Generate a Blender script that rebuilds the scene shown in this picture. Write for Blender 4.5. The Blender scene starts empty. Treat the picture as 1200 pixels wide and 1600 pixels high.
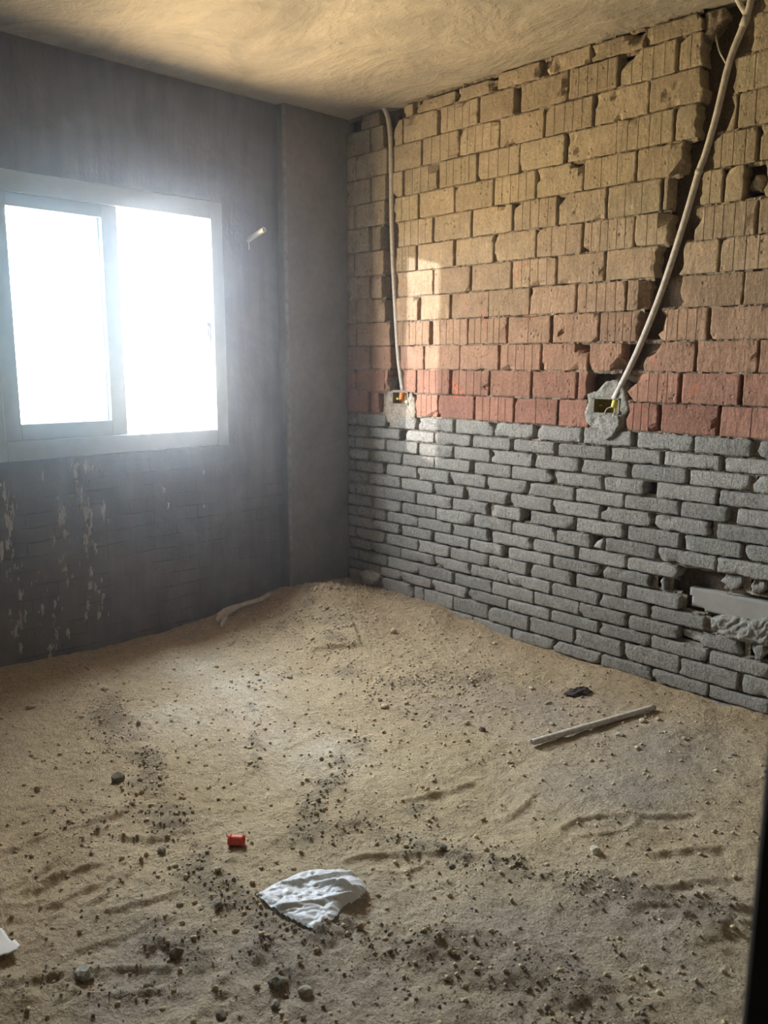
import bpy, bmesh, math, random
import numpy as np
from mathutils import Vector, Matrix, noise as mnoise

# ------------------------------------------------------------------ camera, sky, sun, exposure
SC = bpy.context.scene
COL = SC.collection
CAM = (3.806, -3.36, 1.45)
cam_data = bpy.data.cameras.new('camera')
cam = bpy.data.objects.new('camera', cam_data)
COL.objects.link(cam)
cam_data.sensor_width = 36.0
cam_data.lens = 1285.3 / 1600.0 * 36.0
cam_data.clip_start = 0.02
_f = Vector((-0.70805676, 0.6831752, -0.17868201))
_r = Vector((0.69394435, 0.72002208, 0.00307386))
_u = Vector((-0.13075497, 0.12181891, 0.98390207))
cam.matrix_world = Matrix(((_r.x, _u.x, -_f.x, CAM[0]), (_r.y, _u.y, -_f.y, CAM[1]),
                           (_r.z, _u.z, -_f.z, CAM[2]), (0, 0, 0, 1)))
cam_data.dof.use_dof = True
cam_data.dof.focus_distance = 3.0
cam_data.dof.aperture_fstop = 5.6
SC.camera = cam
SC.cycles.max_bounces = 6
SC.cycles.diffuse_bounces = 3
SC.cycles.use_adaptive_sampling = True
SC.cycles.adaptive_threshold = 0.03
SC.cycles.glossy_bounces = 2
SC.cycles.transmission_bounces = 4
SC.cycles.volume_bounces = 0

SC.view_settings.view_transform = 'Standard'
SC.view_settings.look = 'None'
SC.view_settings.gamma = 1.0
SC.view_settings.use_curve_mapping = False
SC.view_settings.exposure = 0.1

SKY_STRENGTH = 70.0
world = bpy.data.worlds.new('daylight')
SC.world = world
world.use_nodes = True
wn = world.node_tree
wn.nodes.clear()
w_out = wn.nodes.new('ShaderNodeOutputWorld')
w_bg = wn.nodes.new('ShaderNodeBackground')
w_tc = wn.nodes.new('ShaderNodeTexCoord')
w_sep = wn.nodes.new('ShaderNodeSeparateXYZ')
w_map = wn.nodes.new('ShaderNodeMapRange')
w_ramp = wn.nodes.new('ShaderNodeValToRGB')
wn.links.new(w_tc.outputs['Generated'], w_sep.inputs[0])
wn.links.new(w_sep.outputs['Z'], w_map.inputs['Value'])
w_map.inputs['From Min'].default_value = -1.0
w_map.inputs['From Max'].default_value = 1.0
wn.links.new(w_map.outputs[0], w_ramp.inputs[0])
cr = w_ramp.color_ramp            # sunlit sandy ground below the horizon, hazy bright sky above it
cr.elements[0].position = 0.0
cr.elements[0].color = (0.62, 0.47, 0.28, 1)
cr.elements[1].position = 1.0
cr.elements[1].color = (0.74, 0.85, 1.0, 1)
for pos, c in ((0.47, (0.66, 0.51, 0.31, 1)), (0.51, (0.95, 0.97, 1.0, 1)), (0.62, (0.90, 0.94, 1.0, 1))):
    e = cr.elements.new(pos)
    e.color = c
wn.links.new(w_ramp.outputs[0], w_bg.inputs['Color'])
w_bg.inputs['Strength'].default_value = SKY_STRENGTH
wn.links.new(w_bg.outputs[0], w_out.inputs[0])

# low sun slanting in along the window wall
sun_d = bpy.data.lights.new('sun', 'SUN')
sun_d.energy = 5.5
sun_d.angle = math.radians(0.8)
sun_d.color = (0.98, 0.98, 1.0)
sun = bpy.data.objects.new('sun', sun_d)
COL.objects.link(sun)
sun.location = (-4, -6, 4)
sun.rotation_euler = Vector((0.62, 1.0, -0.15)).to_track_quat('-Z', 'Y').to_euler()

# the window opening guides the sampling of the sky (a portal gives off no light of its own)
por_d = bpy.data.lights.new('window_portal', 'AREA')
por_d.shape = 'RECTANGLE'
por_d.size = 1.12
por_d.size_y = 1.10
por_d.cycles.is_portal = True
por = bpy.data.objects.new('window_portal', por_d)
COL.objects.link(por)
por.location = (-0.125, -1.457, 1.636)
por.rotation_euler = Vector((1, 0, 0)).to_track_quat('-Z', 'Y').to_euler()

# ------------------------------------------------------------------ helpers
rnd = random.Random(7)
_tab = np.random.RandomState(3).rand(256, 256)


def vn(x, y):
    x = np.asarray(x, float); y = np.asarray(y, float)
    ix = np.floor(x).astype(int); iy = np.floor(y).astype(int)
    fx = x - ix; fy = y - iy
    fx = fx * fx * (3 - 2 * fx); fy = fy * fy * (3 - 2 * fy)
    a = _tab[ix & 255, iy & 255]; b = _tab[(ix + 1) & 255, iy & 255]
    c = _tab[ix & 255, (iy + 1) & 255]; d = _tab[(ix + 1) & 255, (iy + 1) & 255]
    return (a * (1 - fx) + b * fx) * (1 - fy) + (c * (1 - fx) + d * fx) * fy - 0.5


def fbm(x, y, o=4, g=0.5):
    s = 0; a = 1.0
    for k in range(o):
        s = s + a * vn(x * 2 ** k + 17.3 * k, y * 2 ** k + 9.1 * k)
        a *= g
    return s


class NT:
    def __init__(self, name):
        self.m = bpy.data.materials.new(name)
        self.m.use_nodes = True
        self.t = self.m.node_tree
        self.b = self.t.nodes['Principled BSDF']
        self.out = self.t.nodes['Material Output']
        self.b.inputs['Specular IOR Level'].default_value = 0.25

    def n(self, kind, **kw):
        nd = self.t.nodes.new('ShaderNode' + kind)
        for k, v in kw.items():
            if k in ('blend_type', 'operation', 'data_type', 'attribute_name', 'feature'):
                setattr(nd, k, v)
            else:
                nd.inputs[k.replace('_', ' ')].default_value = v
        return nd

    def l(self, a, b):
        self.t.links.new(a, b)

    def pos(self):
        return self.n('NewGeometry').outputs['Position']

    def noise(self, scale, detail=4, rough=0.55, vec=None, dist=0.0):
        nd = self.n('TexNoise', Scale=scale, Detail=detail, Roughness=rough, Distortion=dist)
        self.l(vec if vec is not None else self.pos(), nd.inputs['Vector'])
        return nd.outputs['Fac']

    def stretch(self, s):
        nd = self.n('Mapping')
        nd.inputs['Scale'].default_value = s
        self.l(self.pos(), nd.inputs['Vector'])
        return nd.outputs[0]

    def ramp(self, fac, stops):
        nd = self.n('ValToRGB')
        e = nd.color_ramp.elements
        e[0].position, e[1].position = stops[0][0], stops[-1][0]
        e[0].color, e[1].color = _c(stops[0][1]), _c(stops[-1][1])
        for p, c in stops[1:-1]:
            k = e.new(p)
            k.color = _c(c)
        self.l(fac, nd.inputs[0])
        return nd.outputs[0]

    def mix(self, fac, a, b, mode='MIX'):
        nd = self.n('MixRGB', blend_type=mode)
        for i, v in ((0, fac), (1, a), (2, b)):
            if isinstance(v, (int, float)) and i == 0:
                nd.inputs[i].default_value = v
            elif isinstance(v, (tuple, int, float)):
                nd.inputs[i].default_value = _c(v)
            else:
                self.l(v, nd.inputs[i])
        return nd.outputs[0]

    def math(self, op, a, b=0.0):
        nd = self.n('Math', operation=op)
        for i, v in ((0, a), (1, b)):
            if isinstance(v, (int, float)):
                nd.inputs[i].default_value = v
            else:
                self.l(v, nd.inputs[i])
        return nd.outputs[0]

    def bump(self, h, strength=0.5, dist=0.005):
        nd = self.n('Bump', Strength=strength, Distance=dist)
        self.l(h, nd.inputs['Height'])
        self.l(nd.outputs[0], self.b.inputs['Normal'])

    def done(self, col, rough=0.9):
        if isinstance(col, tuple):
            self.b.inputs['Base Color'].default_value = _c(col)
        else:
            self.l(col, self.b.inputs['Base Color'])
        self.b.inputs['Roughness'].default_value = rough
        return self.m


def _c(v):
    if isinstance(v, (int, float)):
        return (v, v, v, 1)
    return (v[0], v[1], v[2], 1)


def obj(name, me, mat=None, parent=None, loc=(0, 0, 0), rot=(0, 0, 0), smooth=False):
    o = bpy.data.objects.new(name, me)
    COL.objects.link(o)
    o.location = loc
    o.rotation_euler = rot
    if parent is not None:
        o.parent = parent
    if mat is not None and me is not None:
        me.materials.append(mat)
    if smooth and me is not None:
        me.polygons.foreach_set('use_smooth', [True] * len(me.polygons))
    return o


def tag(o, label, cat, group=None, kind=None):
    if label:
        o['label'] = label
    if cat:
        o['category'] = cat
    if group:
        o['group'] = group
    if kind:
        o['kind'] = kind
    return o


def mesh(name, vs, fs):
    me = bpy.data.meshes.new(name)
    me.from_pydata([tuple(map(float, v)) for v in vs], [], fs)
    me.update()
    return me


def boxes(name, lst, bevel=0.0, segs=1):
    bm = bmesh.new()
    for (x0, x1, y0, y1, z0, z1) in lst:
        r = bmesh.ops.create_cube(bm, size=1.0)
        for v in r['verts']:
            v.co = Vector((x0 + (v.co.x + .5) * (x1 - x0), y0 + (v.co.y + .5) * (y1 - y0), z0 + (v.co.z + .5) * (z1 - z0)))
    if bevel:
        bmesh.ops.bevel(bm, geom=bm.edges[:], offset=bevel, segments=segs, affect='EDGES')
    me = bpy.data.meshes.new(name)
    bm.to_mesh(me)
    bm.free()
    return me


def tube(name, pts, rad, sides=10, hollow=0.0, sub=4, wob=0.0):
    P = [Vector(p) for p in pts]
    Q = []
    n = len(P)
    for i in range(n - 1):                       # Catmull-Rom
        p0, p1, p2, p3 = P[max(i - 1, 0)], P[i], P[i + 1], P[min(i + 2, n - 1)]
        for k in range(sub):
            t = k / sub
            Q.append(0.5 * ((2 * p1) + (p2 - p0) * t + (2 * p0 - 5 * p1 + 4 * p2 - p3) * t * t + (3 * p1 - p0 - 3 * p2 + p3) * t ** 3))
    Q.append(P[-1])
    vs, fs = [], []
    up = Vector((0.31, 0.83, 0.46)).normalized()
    rings = []
    radii = [rad] + ([rad - hollow] if hollow else [])
    for ri, r in enumerate(radii):
        ring = []
        for i, p in enumerate(Q):
            t = (Q[min(i + 1, len(Q) - 1)] - Q[max(i - 1, 0)]).normalized()
            a = t.cross(up).normalized()
            b = t.cross(a)
            row = []
            for k in range(sides):
                an = 2 * math.pi * k / sides
                rr = r * (1 + wob * (rnd.random() - .5))
                row.append(len(vs))
                vs.append(p + (a * math.cos(an) + b * math.sin(an)) * rr)
            ring.append(row)
        rings.append(ring)
        for i in range(len(Q) - 1):
            for k in range(sides):
                q = (ring[i][k], ring[i][(k + 1) % sides], ring[i + 1][(k + 1) % sides], ring[i + 1][k])
                fs.append(q if ri == 0 else q[::-1])
    if hollow:
        for e in (0, -1):
            for k in range(sides):
                q = (rings[0][e][k], rings[1][e][k], rings[1][e][(k + 1) % sides], rings[0][e][(k + 1) % sides])
                fs.append(q if e == 0 else q[::-1])
    else:
        fs.append(tuple(rings[0][0][::-1]))
        fs.append(tuple(rings[0][-1]))
    return mesh(name, vs, fs)


def inside(px, py, poly):
    c = np.zeros(np.shape(px), bool)
    n = len(poly)
    for i in range(n):
        x0, y0 = poly[i]
        x1, y1 = poly[(i + 1) % n]
        hit = ((y0 > py) != (y1 > py)) & (px < (x1 - x0) * (py - y0) / (y1 - y0 + 1e-12) + x0)
        c ^= hit
    return c


def edge_dist(px, py, poly):
    d = np.full(np.shape(px), 1e9)
    n = len(poly)
    for i in range(n):
        ax, ay = poly[i]
        bx, by = poly[(i + 1) % n]
        t = np.clip(((px - ax) * (bx - ax) + (py - ay) * (by - ay)) / ((bx - ax) ** 2 + (by - ay) ** 2 + 1e-12), 0, 1)
        d = np.minimum(d, np.hypot(px - ax - t * (bx - ax), py - ay - t * (by - ay)))
    return d


def relief(name, poly, step, height, base=0.0, close=True, hole=None):
    """A closed lump over an outline: height(u, v, dist_to_edge) above base, flat back at base - 4 mm."""
    xs = [p[0] for p in poly]; ys = [p[1] for p in poly]
    nu = int((max(xs) - min(xs)) / step) + 2; nv = int((max(ys) - min(ys)) / step) + 2
    U, V = np.meshgrid(np.linspace(min(xs), max(xs), nu), np.linspace(min(ys), max(ys), nv), indexing='ij')
    ins = inside(U, V, poly)
    if hole:
        ins &= ~((U > hole[0]) & (U < hole[1]) & (V > hole[2]) & (V < hole[3]))
    D = edge_dist(U, V, poly)
    Hh = height(U, V, D)
    idx = {}
    vs, fs = [], []
    keep = []
    for i in range(nu - 1):
        for j in range(nv - 1):
            if ins[i, j] and ins[i + 1, j] and ins[i, j + 1] and ins[i + 1, j + 1]:
                keep.append((i, j))

    def vid(i, j):
        if (i, j) not in idx:
            idx[(i, j)] = len(vs)
            vs.append((U[i, j], V[i, j], base + Hh[i, j]))
        return idx[(i, j)]
    cnt = {}
    for i, j in keep:
        q = (vid(i, j), vid(i + 1, j), vid(i + 1, j + 1), vid(i, j + 1))
        fs.append(q)
        for k in range(4):
            e = (q[k], q[(k + 1) % 4])
            cnt[e] = 1
    bd = [e for e in cnt if (e[1], e[0]) not in cnt]
    if close:
        low = {}
        for a, b in bd:
            for v in (a, b):
                if v not in low:
                    low[v] = len(vs)
                    vs.append((vs[v][0], vs[v][1], base - 0.004))
            fs.append((b, a, low[a], low[b]))
    return vs, fs


# ------------------------------------------------------------------ materials
def mat_plaster(name, c1, c2, c3, bump=0.35, scale=3.0):
    m = NT(name)
    a = m.noise(scale, 6, 0.6, dist=0.4)
    b = m.noise(scale * 9, 5, 0.6)
    col = m.ramp(a, [(0.3, c1), (0.5, c2), (0.72, c3)])
    col = m.mix(0.35, col, m.ramp(b, [(0.3, 0.72), (0.7, 1.15)]), 'MULTIPLY')
    fine = m.noise(60, 6, 0.65)
    h = m.math('ADD', m.math('MULTIPLY', a, 2.2), m.math('ADD', m.math('MULTIPLY', b, 0.7), m.math('MULTIPLY', fine, 0.25)))
    m.bump(h, bump, 0.02)
    return m.done(col, 0.92)


def mat_ceiling():
    m = NT('ceiling_plaster')
    sv = m.stretch((1.0, 1.6, 1.0))
    a = m.noise(1.6, 6, 0.6, sv, 0.8)
    b = m.noise(11, 6, 0.62, sv, 0.5)
    col = m.ramp(a, [(0.28, (0.32, 0.295, 0.25)), (0.5, (0.47, 0.425, 0.345)), (0.75, (0.57, 0.515, 0.415))])
    col = m.mix(0.4, col, m.ramp(b, [(0.3, 0.78), (0.7, 1.12)]), 'MULTIPLY')
    fine = m.noise(70, 6, 0.7)
    h = m.math('ADD', m.math('MULTIPLY', a, 3.0), m.math('ADD', m.math('MULTIPLY', b, 0.9), m.math('MULTIPLY', fine, 0.22)))
    m.bump(h, 0.7, 0.025)
    return m.done(col, 0.95)


def mat_left_wall():
    m = NT('grey_slurry_plaster')
    a = m.noise(2.2, 6, 0.62, dist=0.5)
    streak = m.noise(3.0, 5, 0.6, m.stretch((1, 6.0, 0.7)))
    col = m.ramp(a, [(0.3, (0.10, 0.085, 0.068)), (0.52, (0.142, 0.122, 0.098)), (0.75, (0.19, 0.167, 0.137))])
    col = m.mix(0.5, col, m.ramp(streak, [(0.3, 0.7), (0.7, 1.2)]), 'MULTIPLY')
    # red clay showing through the thin slurry low on the wall
    sep = m.n('SeparateXYZ')
    m.l(m.pos(), sep.inputs[0])
    low = m.n('MapRange')
    low.inputs['From Min'].default_value = 1.0
    low.inputs['From Max'].default_value = 0.6
    m.l(sep.outputs['Z'], low.inputs['Value'])
    red = m.math('MULTIPLY', m.ramp(m.noise(5.0, 4, 0.6), [(0.5, 0), (0.66, 0.22)]), low.outputs[0])
    col = m.mix(red, col, (0.25, 0.13, 0.09))
    # faint brick courses under the slurry
    brick = m.n('TexBrick')
    brick.offset = 0.5
    brick.inputs['Scale'].default_value = 1.0
    brick.inputs['Mortar Size'].default_value = 0.006
    brick.inputs['Mortar Smooth'].default_value = 1.0
    brick.inputs['Brick Width'].default_value = 0.26
    brick.inputs['Row Height'].default_value = 0.07
    comb = m.n('CombineXYZ')
    wob = m.math('ADD', sep.outputs['Z'], m.math('MULTIPLY', m.noise(4.0, 3), 0.03))
    m.l(sep.outputs['Y'], comb.inputs[0])
    m.l(wob, comb.inputs[1])
    m.l(comb.outputs[0], brick.inputs['Vector'])
    joint = m.math('MULTIPLY', brick.outputs['Fac'], m.math('MULTIPLY', low.outputs[0], m.ramp(m.noise(6.0, 3), [(0.45, 0), (0.6, 1)])))
    col = m.mix(m.math('MULTIPLY', joint, 0.4), col, (0.06, 0.05, 0.04))
    h = m.math('ADD', m.math('MULTIPLY', a, 1.0), m.math('ADD', m.math('MULTIPLY', streak, 0.5), m.math('MULTIPLY', m.noise(55, 6, 0.65), 0.3)))
    h = m.math('SUBTRACT', h, m.math('MULTIPLY', joint, 0.6))
    m.bump(h, 0.4, 0.015)
    return m.done(col, 0.93)


def mat_clay():
    m = NT('dusty_clay_block')
    info = m.n('ObjectInfo')
    a = m.noise(9, 5, 0.6)
    b = m.noise(75, 5, 0.7)
    col = m.mix(0.65, info.outputs['Color'], m.ramp(a, [(0.3, 0.72), (0.7, 1.25)]), 'MULTIPLY')
    col = m.mix(0.55, col, m.ramp(b, [(0.3, 0.55), (0.7, 1.4)]), 'MULTIPLY')
    col = m.mix(0.4, col, m.ramp(m.noise(14, 5, 0.65, m.stretch((3.0, 1, 0.45))), [(0.3, 0.65), (0.7, 1.3)]), 'MULTIPLY')
    # spots where the dust has been knocked off and bright clay shows
    p = m.ramp(m.noise(6.5, 3, 0.5, dist=0.6), [(0.63, 0), (0.68, 1)])
    q = m.ramp(m.noise(45, 3, 0.5), [(0.42, 0), (0.55, 1)])
    sep = m.n('SeparateXYZ')
    m.l(m.pos(), sep.inputs[0])
    hi = m.n('MapRange')
    hi.inputs['From Min'].default_value = 2.1
    hi.inputs['From Max'].default_value = 1.7
    m.l(sep.outputs['Z'], hi.inputs['Value'])
    col = m.mix(m.math('MULTIPLY', m.math('MULTIPLY', p, q), m.math('MULTIPLY', hi.outputs[0], 0.55)), col, (0.62, 0.17, 0.09))
    # pits
    v = m.n('TexVoronoi', Scale=38.0)
    m.l(m.pos(), v.inputs['Vector'])
    pit = m.ramp(v.outputs['Distance'], [(0.08, 0.0), (0.3, 1.0)])
    pm = m.ramp(m.noise(8, 3), [(0.5, 0), (0.62, 1)])
    pit = m.mix(pm, 1.0, pit)
    col = m.mix(0.6, col, m.mix(0.5, pit, 1.0), 'MULTIPLY')
    h = m.math('ADD', m.math('MULTIPLY', b, 0.8), m.math('ADD', m.math('MULTIPLY', a, 0.8), m.math('MULTIPLY', pit, 0.8)))
    h = m.math('ADD', h, m.math('MULTIPLY', m.noise(24, 4, 0.6, m.stretch((2.2, 1, 0.6))), 0.8))
    m.bump(h, 0.85, 0.008)
    return m.done(col, 0.95)


def mat_cement(name='grey_cement_brick', obj_col=True, c=(0.4, 0.39, 0.37), bump=0.8):
    m = NT(name)
    if obj_col:
        base = m.n('ObjectInfo').outputs['Color']
    else:
        base = c
    a = m.noise(14, 4, 0.6)
    s = m.noise(130, 4, 0.75)
    s2 = m.noise(48, 5, 0.72, m.stretch((1.8, 1, 0.7)))
    col = m.mix(0.5, base, m.ramp(a, [(0.3, 0.75), (0.7, 1.2)]), 'MULTIPLY')
    col = m.mix(0.75, col, m.ramp(s, [(0.32, 0.35), (0.5, 1.0), (0.7, 1.7)]), 'MULTIPLY')
    col = m.mix(0.7, col, m.ramp(s2, [(0.33, 0.45), (0.45, 1.0), (0.75, 1.25)]), 'MULTIPLY')
    h = m.math('ADD', m.math('MULTIPLY', s2, 1.2), m.math('ADD', m.math('MULTIPLY', s, 0.5), m.math('MULTIPLY', a, 0.5)))
    m.bump(h, bump, 0.010)
    return m.done(col, 0.95)


def mat_simple(name, c, rough=0.7, var=0.25, scale=40.0, bump=0.2):
    m = NT(name)
    a = m.noise(scale, 5, 0.6)
    col = m.mix(var, c, m.ramp(a, [(0.3, 0.5), (0.7, 1.35)]), 'MULTIPLY')
    if bump:
        m.bump(a, bump, 0.004)
    return m.done(col, rough)


def mat_sand():
    m = NT('sand')
    at = m.n('Attribute')
    at.attribute_name = 'ground'
    sp = m.n('SeparateColor')
    m.l(at.outputs['Color'], sp.inputs[0])
    big = m.noise(2.3, 5, 0.6, dist=0.4)
    mid = m.noise(16, 6, 0.65)
    f1 = m.noise(48, 5, 0.7)
    f2 = m.noise(130, 4, 0.75)
    col = m.ramp(big, [(0.3, (0.52, 0.395, 0.225)), (0.5, (0.60, 0.465, 0.28)), (0.72, (0.65, 0.515, 0.325))])
    col = m.mix(sp.outputs[1], col, (0.74, 0.63, 0.46))
    col = m.mix(m.math('MULTIPLY', sp.outputs[2], 0.75), col, (0.42, 0.35, 0.28))
    col = m.mix(m.math('MULTIPLY', at.outputs['Alpha'], 0.75), col, (0.49, 0.345, 0.20))
    # dark grit: speckled, denser towards the middle of each patch
    k = m.math('ADD', m.math('MULTIPLY', sp.outputs[0], 0.42), m.math('ADD', m.math('MULTIPLY', f1, 0.55), m.math('MULTIPLY', f2, 0.45)))
    g = m.ramp(k, [(0.66, 0.0), (0.92, 0.42)])
    col = m.mix(g, col, (0.17, 0.14, 0.105))
    col = m.mix(0.5, col, m.ramp(mid, [(0.3, 0.74), (0.7, 1.2)]), 'MULTIPLY')
    col = m.mix(0.8, col, m.ramp(f2, [(0.3, 0.5), (0.5, 1.0), (0.7, 1.35)]), 'MULTIPLY')
    col = m.mix(0.6, col, m.ramp(f1, [(0.3, 0.68), (0.5, 1.0), (0.7, 1.22)]), 'MULTIPLY')
    h = m.math('ADD', m.math('MULTIPLY', f1, 1.3), m.math('ADD', m.math('MULTIPLY', f2, 0.5), m.math('MULTIPLY', mid, 1.5)))
    m.bump(h, 1.0, 0.014)
    return m.done(col, 0.97)


def mat_glass():
    m = NT('window_glass')
    t = m.n('BsdfTransparent')
    t.inputs['Color'].default_value = (0.80, 0.86, 0.88, 1)
    g = m.n('BsdfGlossy')
    g.inputs['Roughness'].default_value = 0.03
    f = m.n('Fresnel')
    f.inputs['IOR'].default_value = 1.45
    x = m.n('MixShader')
    m.l(f.outputs[0], x.inputs[0])
    m.l(t.outputs[0], x.inputs[1])
    m.l(g.outputs[0], x.inputs[2])
    m.l(x.outputs[0], m.out.inputs['Surface'])
    return m.m


def mat_bag():
    m = NT('thin_white_plastic')
    m.b.inputs['Roughness'].default_value = 0.32
    m.b.inputs['Specular IOR Level'].default_value = 0.5
    a = m.noise(38, 5, 0.6, m.stretch((1.0, 2.2, 1.0)), 1.2)
    m.bump(a, 0.45, 0.008)
    col = m.ramp(a, [(0.3, (0.80, 0.80, 0.79)), (0.7, (0.92, 0.92, 0.91))])
    m.done(col, 0.32)
    tr = m.n('BsdfTranslucent')
    tr.inputs['Color'].default_value = (0.8, 0.8, 0.8, 1)
    x = m.n('MixShader')
    x.inputs[0].default_value = 0.2
    m.l(m.b.outputs[0], x.inputs[1])
    m.l(tr.outputs[0], x.inputs[2])
    m.l(x.outputs[0], m.out.inputs['Surface'])
    return m.m


M = dict(
    ceiling=mat_ceiling(),
    lwall=mat_left_wall(),
    column=mat_plaster('concrete_column', (0.16, 0.138, 0.11), (0.20, 0.173, 0.137), (0.235, 0.204, 0.163), 0.25, 2.5),
    hall=mat_plaster('hall_plaster', (0.11, 0.1, 0.085), (0.135, 0.122, 0.105), (0.16, 0.145, 0.125)),
    clay=mat_clay(),
    cement=mat_cement(),
    mortar=mat_cement('crumbly_mortar', False, (0.33, 0.27, 0.20), 0.9),
    backing=mat_cement('rough_wall_core', False, (0.115, 0.083, 0.058), 0.9),
    patch=mat_cement('grey_mortar_patch', False, (0.31, 0.295, 0.255), 0.5),
    tan_patch=mat_cement('tan_mortar_patch', False, (0.36, 0.30, 0.235), 0.6),
    smooth_cement=mat_simple('smooth_cement', (0.34, 0.315, 0.275), 0.85, 0.2, 18, 0.12),
    sand=mat_sand(),
    crumb=mat_cement('sand_crumb', False, (0.62, 0.49, 0.31), 0.5),
    gravel=mat_cement('gravel', False, (0.30, 0.26, 0.205), 0.5),
    stone=mat_cement('stone', True, (0.4, 0.39, 0.37), 0.6),
    conduit=mat_simple('dusty_grey_conduit', (0.60, 0.555, 0.49), 0.65, 0.5, 55, 0.15),
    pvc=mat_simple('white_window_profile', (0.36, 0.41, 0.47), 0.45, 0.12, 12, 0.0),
    glass=mat_glass(),
    bag=mat_bag(),
    paper=mat_simple('white_card', (0.80, 0.76, 0.68), 0.8, 0.1, 20, 0.05),
    red=mat_simple('red_plastic', (0.72, 0.10, 0.05), 0.45, 0.15, 60, 0.05),
    orange=mat_simple('orange_plastic', (0.85, 0.25, 0.06), 0.5, 0.15, 60, 0.05),
    yellow=mat_simple('yellow_plastic', (0.62, 0.56, 0.12), 0.5, 0.25, 60, 0.05),
    box=mat_simple('ochre_plastic_box', (0.30, 0.22, 0.045), 0.55, 0.3, 50, 0.05),
    wire=mat_simple('pale_wire', (0.75, 0.72, 0.66), 0.5, 0.1, 60, 0.0),
    strip=mat_simple('torn_grey_strip', (0.52, 0.46, 0.38), 0.9, 0.4, 40, 0.3),
    twig=mat_simple('dry_twig', (0.50, 0.40, 0.27), 0.9, 0.4, 60, 0.2),
    dark=mat_simple('dark_brown_paint', (0.022, 0.017, 0.012), 0.7, 0.3, 20, 0.05),
    clod=mat_simple('dark_damp_clod', (0.075, 0.058, 0.052), 0.95, 0.5, 120, 0.6),
    splash=mat_simple('pale_plaster_splash', (0.42, 0.385, 0.33), 0.9, 0.4, 30, 0.3),
    bead=mat_simple('dusty_plaster_bead', (0.24, 0.212, 0.172), 0.9, 0.5, 25, 0.3),
    latch=mat_simple('dark_metal', (0.12, 0.12, 0.13), 0.4, 0.1, 60, 0.0),
)

WX = -0.06          # plane of the window wall
CEIL = 2.828
FRONT = 3.604       # inner face of the wall with the doorway
END = -4.3

OP = dict(y0=-2.085, y1=-0.830, z0=1.001, z1=2.272)      # rough opening of the window


# ------------------------------------------------------------------ ground
RIDGES = [((1.385, -2.625), (1.397, -2.515)), ((1.581, -2.685), (1.519, -2.447)), ((1.635, -2.609), (1.57, -2.479)),
          ((1.735, -2.605), (1.728, -2.426)), ((1.787, -2.511), (1.724, -2.354)), ((1.874, -2.498), (1.921, -2.371)),
          ((1.958, -2.826), (2.022, -2.7)), ((1.958, -2.624), (1.986, -2.491)), 
          ((1.437, -2.369), (1.447, -2.277)), ((1.588, -2.315), (1.649, -2.261)), ((2.318, -1.337), (2.296, -1.201)),
          ((2.625, -1.043), (2.713, -0.934)), ((2.751, -1.195), (2.87, -1.046)), ((2.848, -1.36), (2.915, -1.227)),
          ((2.03, -1.522), (2.094, -1.3)), ((3.025, -1.309), (2.852, -1.474))]
GRIT = [  # bands of dark grit: polyline, half width, strength
    ([(.62, -1.93), (.765, -1.981), (1.102, -2.03), (1.398, -2.125), (1.652, -2.197), (1.867, -2.258), (2.006, -2.281), (2.20, -2.26), (2.42, -2.33)], .075, .85),
    ([(1.60, -1.36), (1.70, -1.55), (1.80, -1.75), (1.914, -1.87), (2.0, -1.99)], .06, .75),
    ([(2.15, -2.52), (2.30, -2.38), (2.47, -2.154), (2.568, -2.051), (2.74, -1.965), (2.95, -1.85)], .13, .85),
    ([(1.0, -1.45), (1.304, -1.64), (1.673, -1.897), (1.75, -1.96)], .022, .7),
    ([(2.10, -1.75), (2.303, -1.664), (2.45, -1.60), (2.645, -1.53), (2.825, -1.424), (2.996, -1.362)], .075, .6),
    ([(.22, -.58), (.32, -.68), (.42, -.80)], .10, 1.0), ([(.82, -1.19), (.92, -1.02), (1.02, -.92)], .07, .9),
    ([(1.25, -.88), (1.372, -.807), (1.519, -.485)], .09, .55), ([(.50, -.66), (.68, -.72), (.86, -.80)], .10, .5),
    ([(2.02, -1.80), (2.12, -1.43)], .05, .45), ([(1.658, -1.213), (1.5, -1.1), (1.3, -1.0)], .08, .45), ([(2.70, -1.25), (2.86, -1.12)], .06, .5),
    ([(1.95, -2.75), (2.1, -2.62), (2.25, -2.5)], .08, .4), ([(.95, -2.2), (1.25, -2.35), (1.5, -2.4)], .10, .3)]
PALE = [(0.75, -1.38, .22), (1.05, -1.5, .22), (1.3, -1.58, .20), (0.95, -1.75, .18), (1.55, -1.55, .16), (0.45, -1.4, .2)]
GREY = [(2.0, -0.6, .30), (2.4, -0.55, .30), (2.5, -0.95, .28), (1.6, -0.75, .25), (2.45, -2.25, .42), (2.75, -1.95, .40), (2.95, -1.5, .35), (2.2, -2.6, .30)]
RW = [(-1, .094), (0, .094), (.33, .089), (.65, .090), (.94, .057), (1.3, .016), (1.58, .013), (2.09, .024), (2.6, .017), (3.2, .01), (6, .0)]
LW = [(-6, .02), (-2.6, .05), (-2.1, .045), (-1.5, .018), (-1.0, .045), (-.5, .095), (0, .09), (1, .09)]


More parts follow.
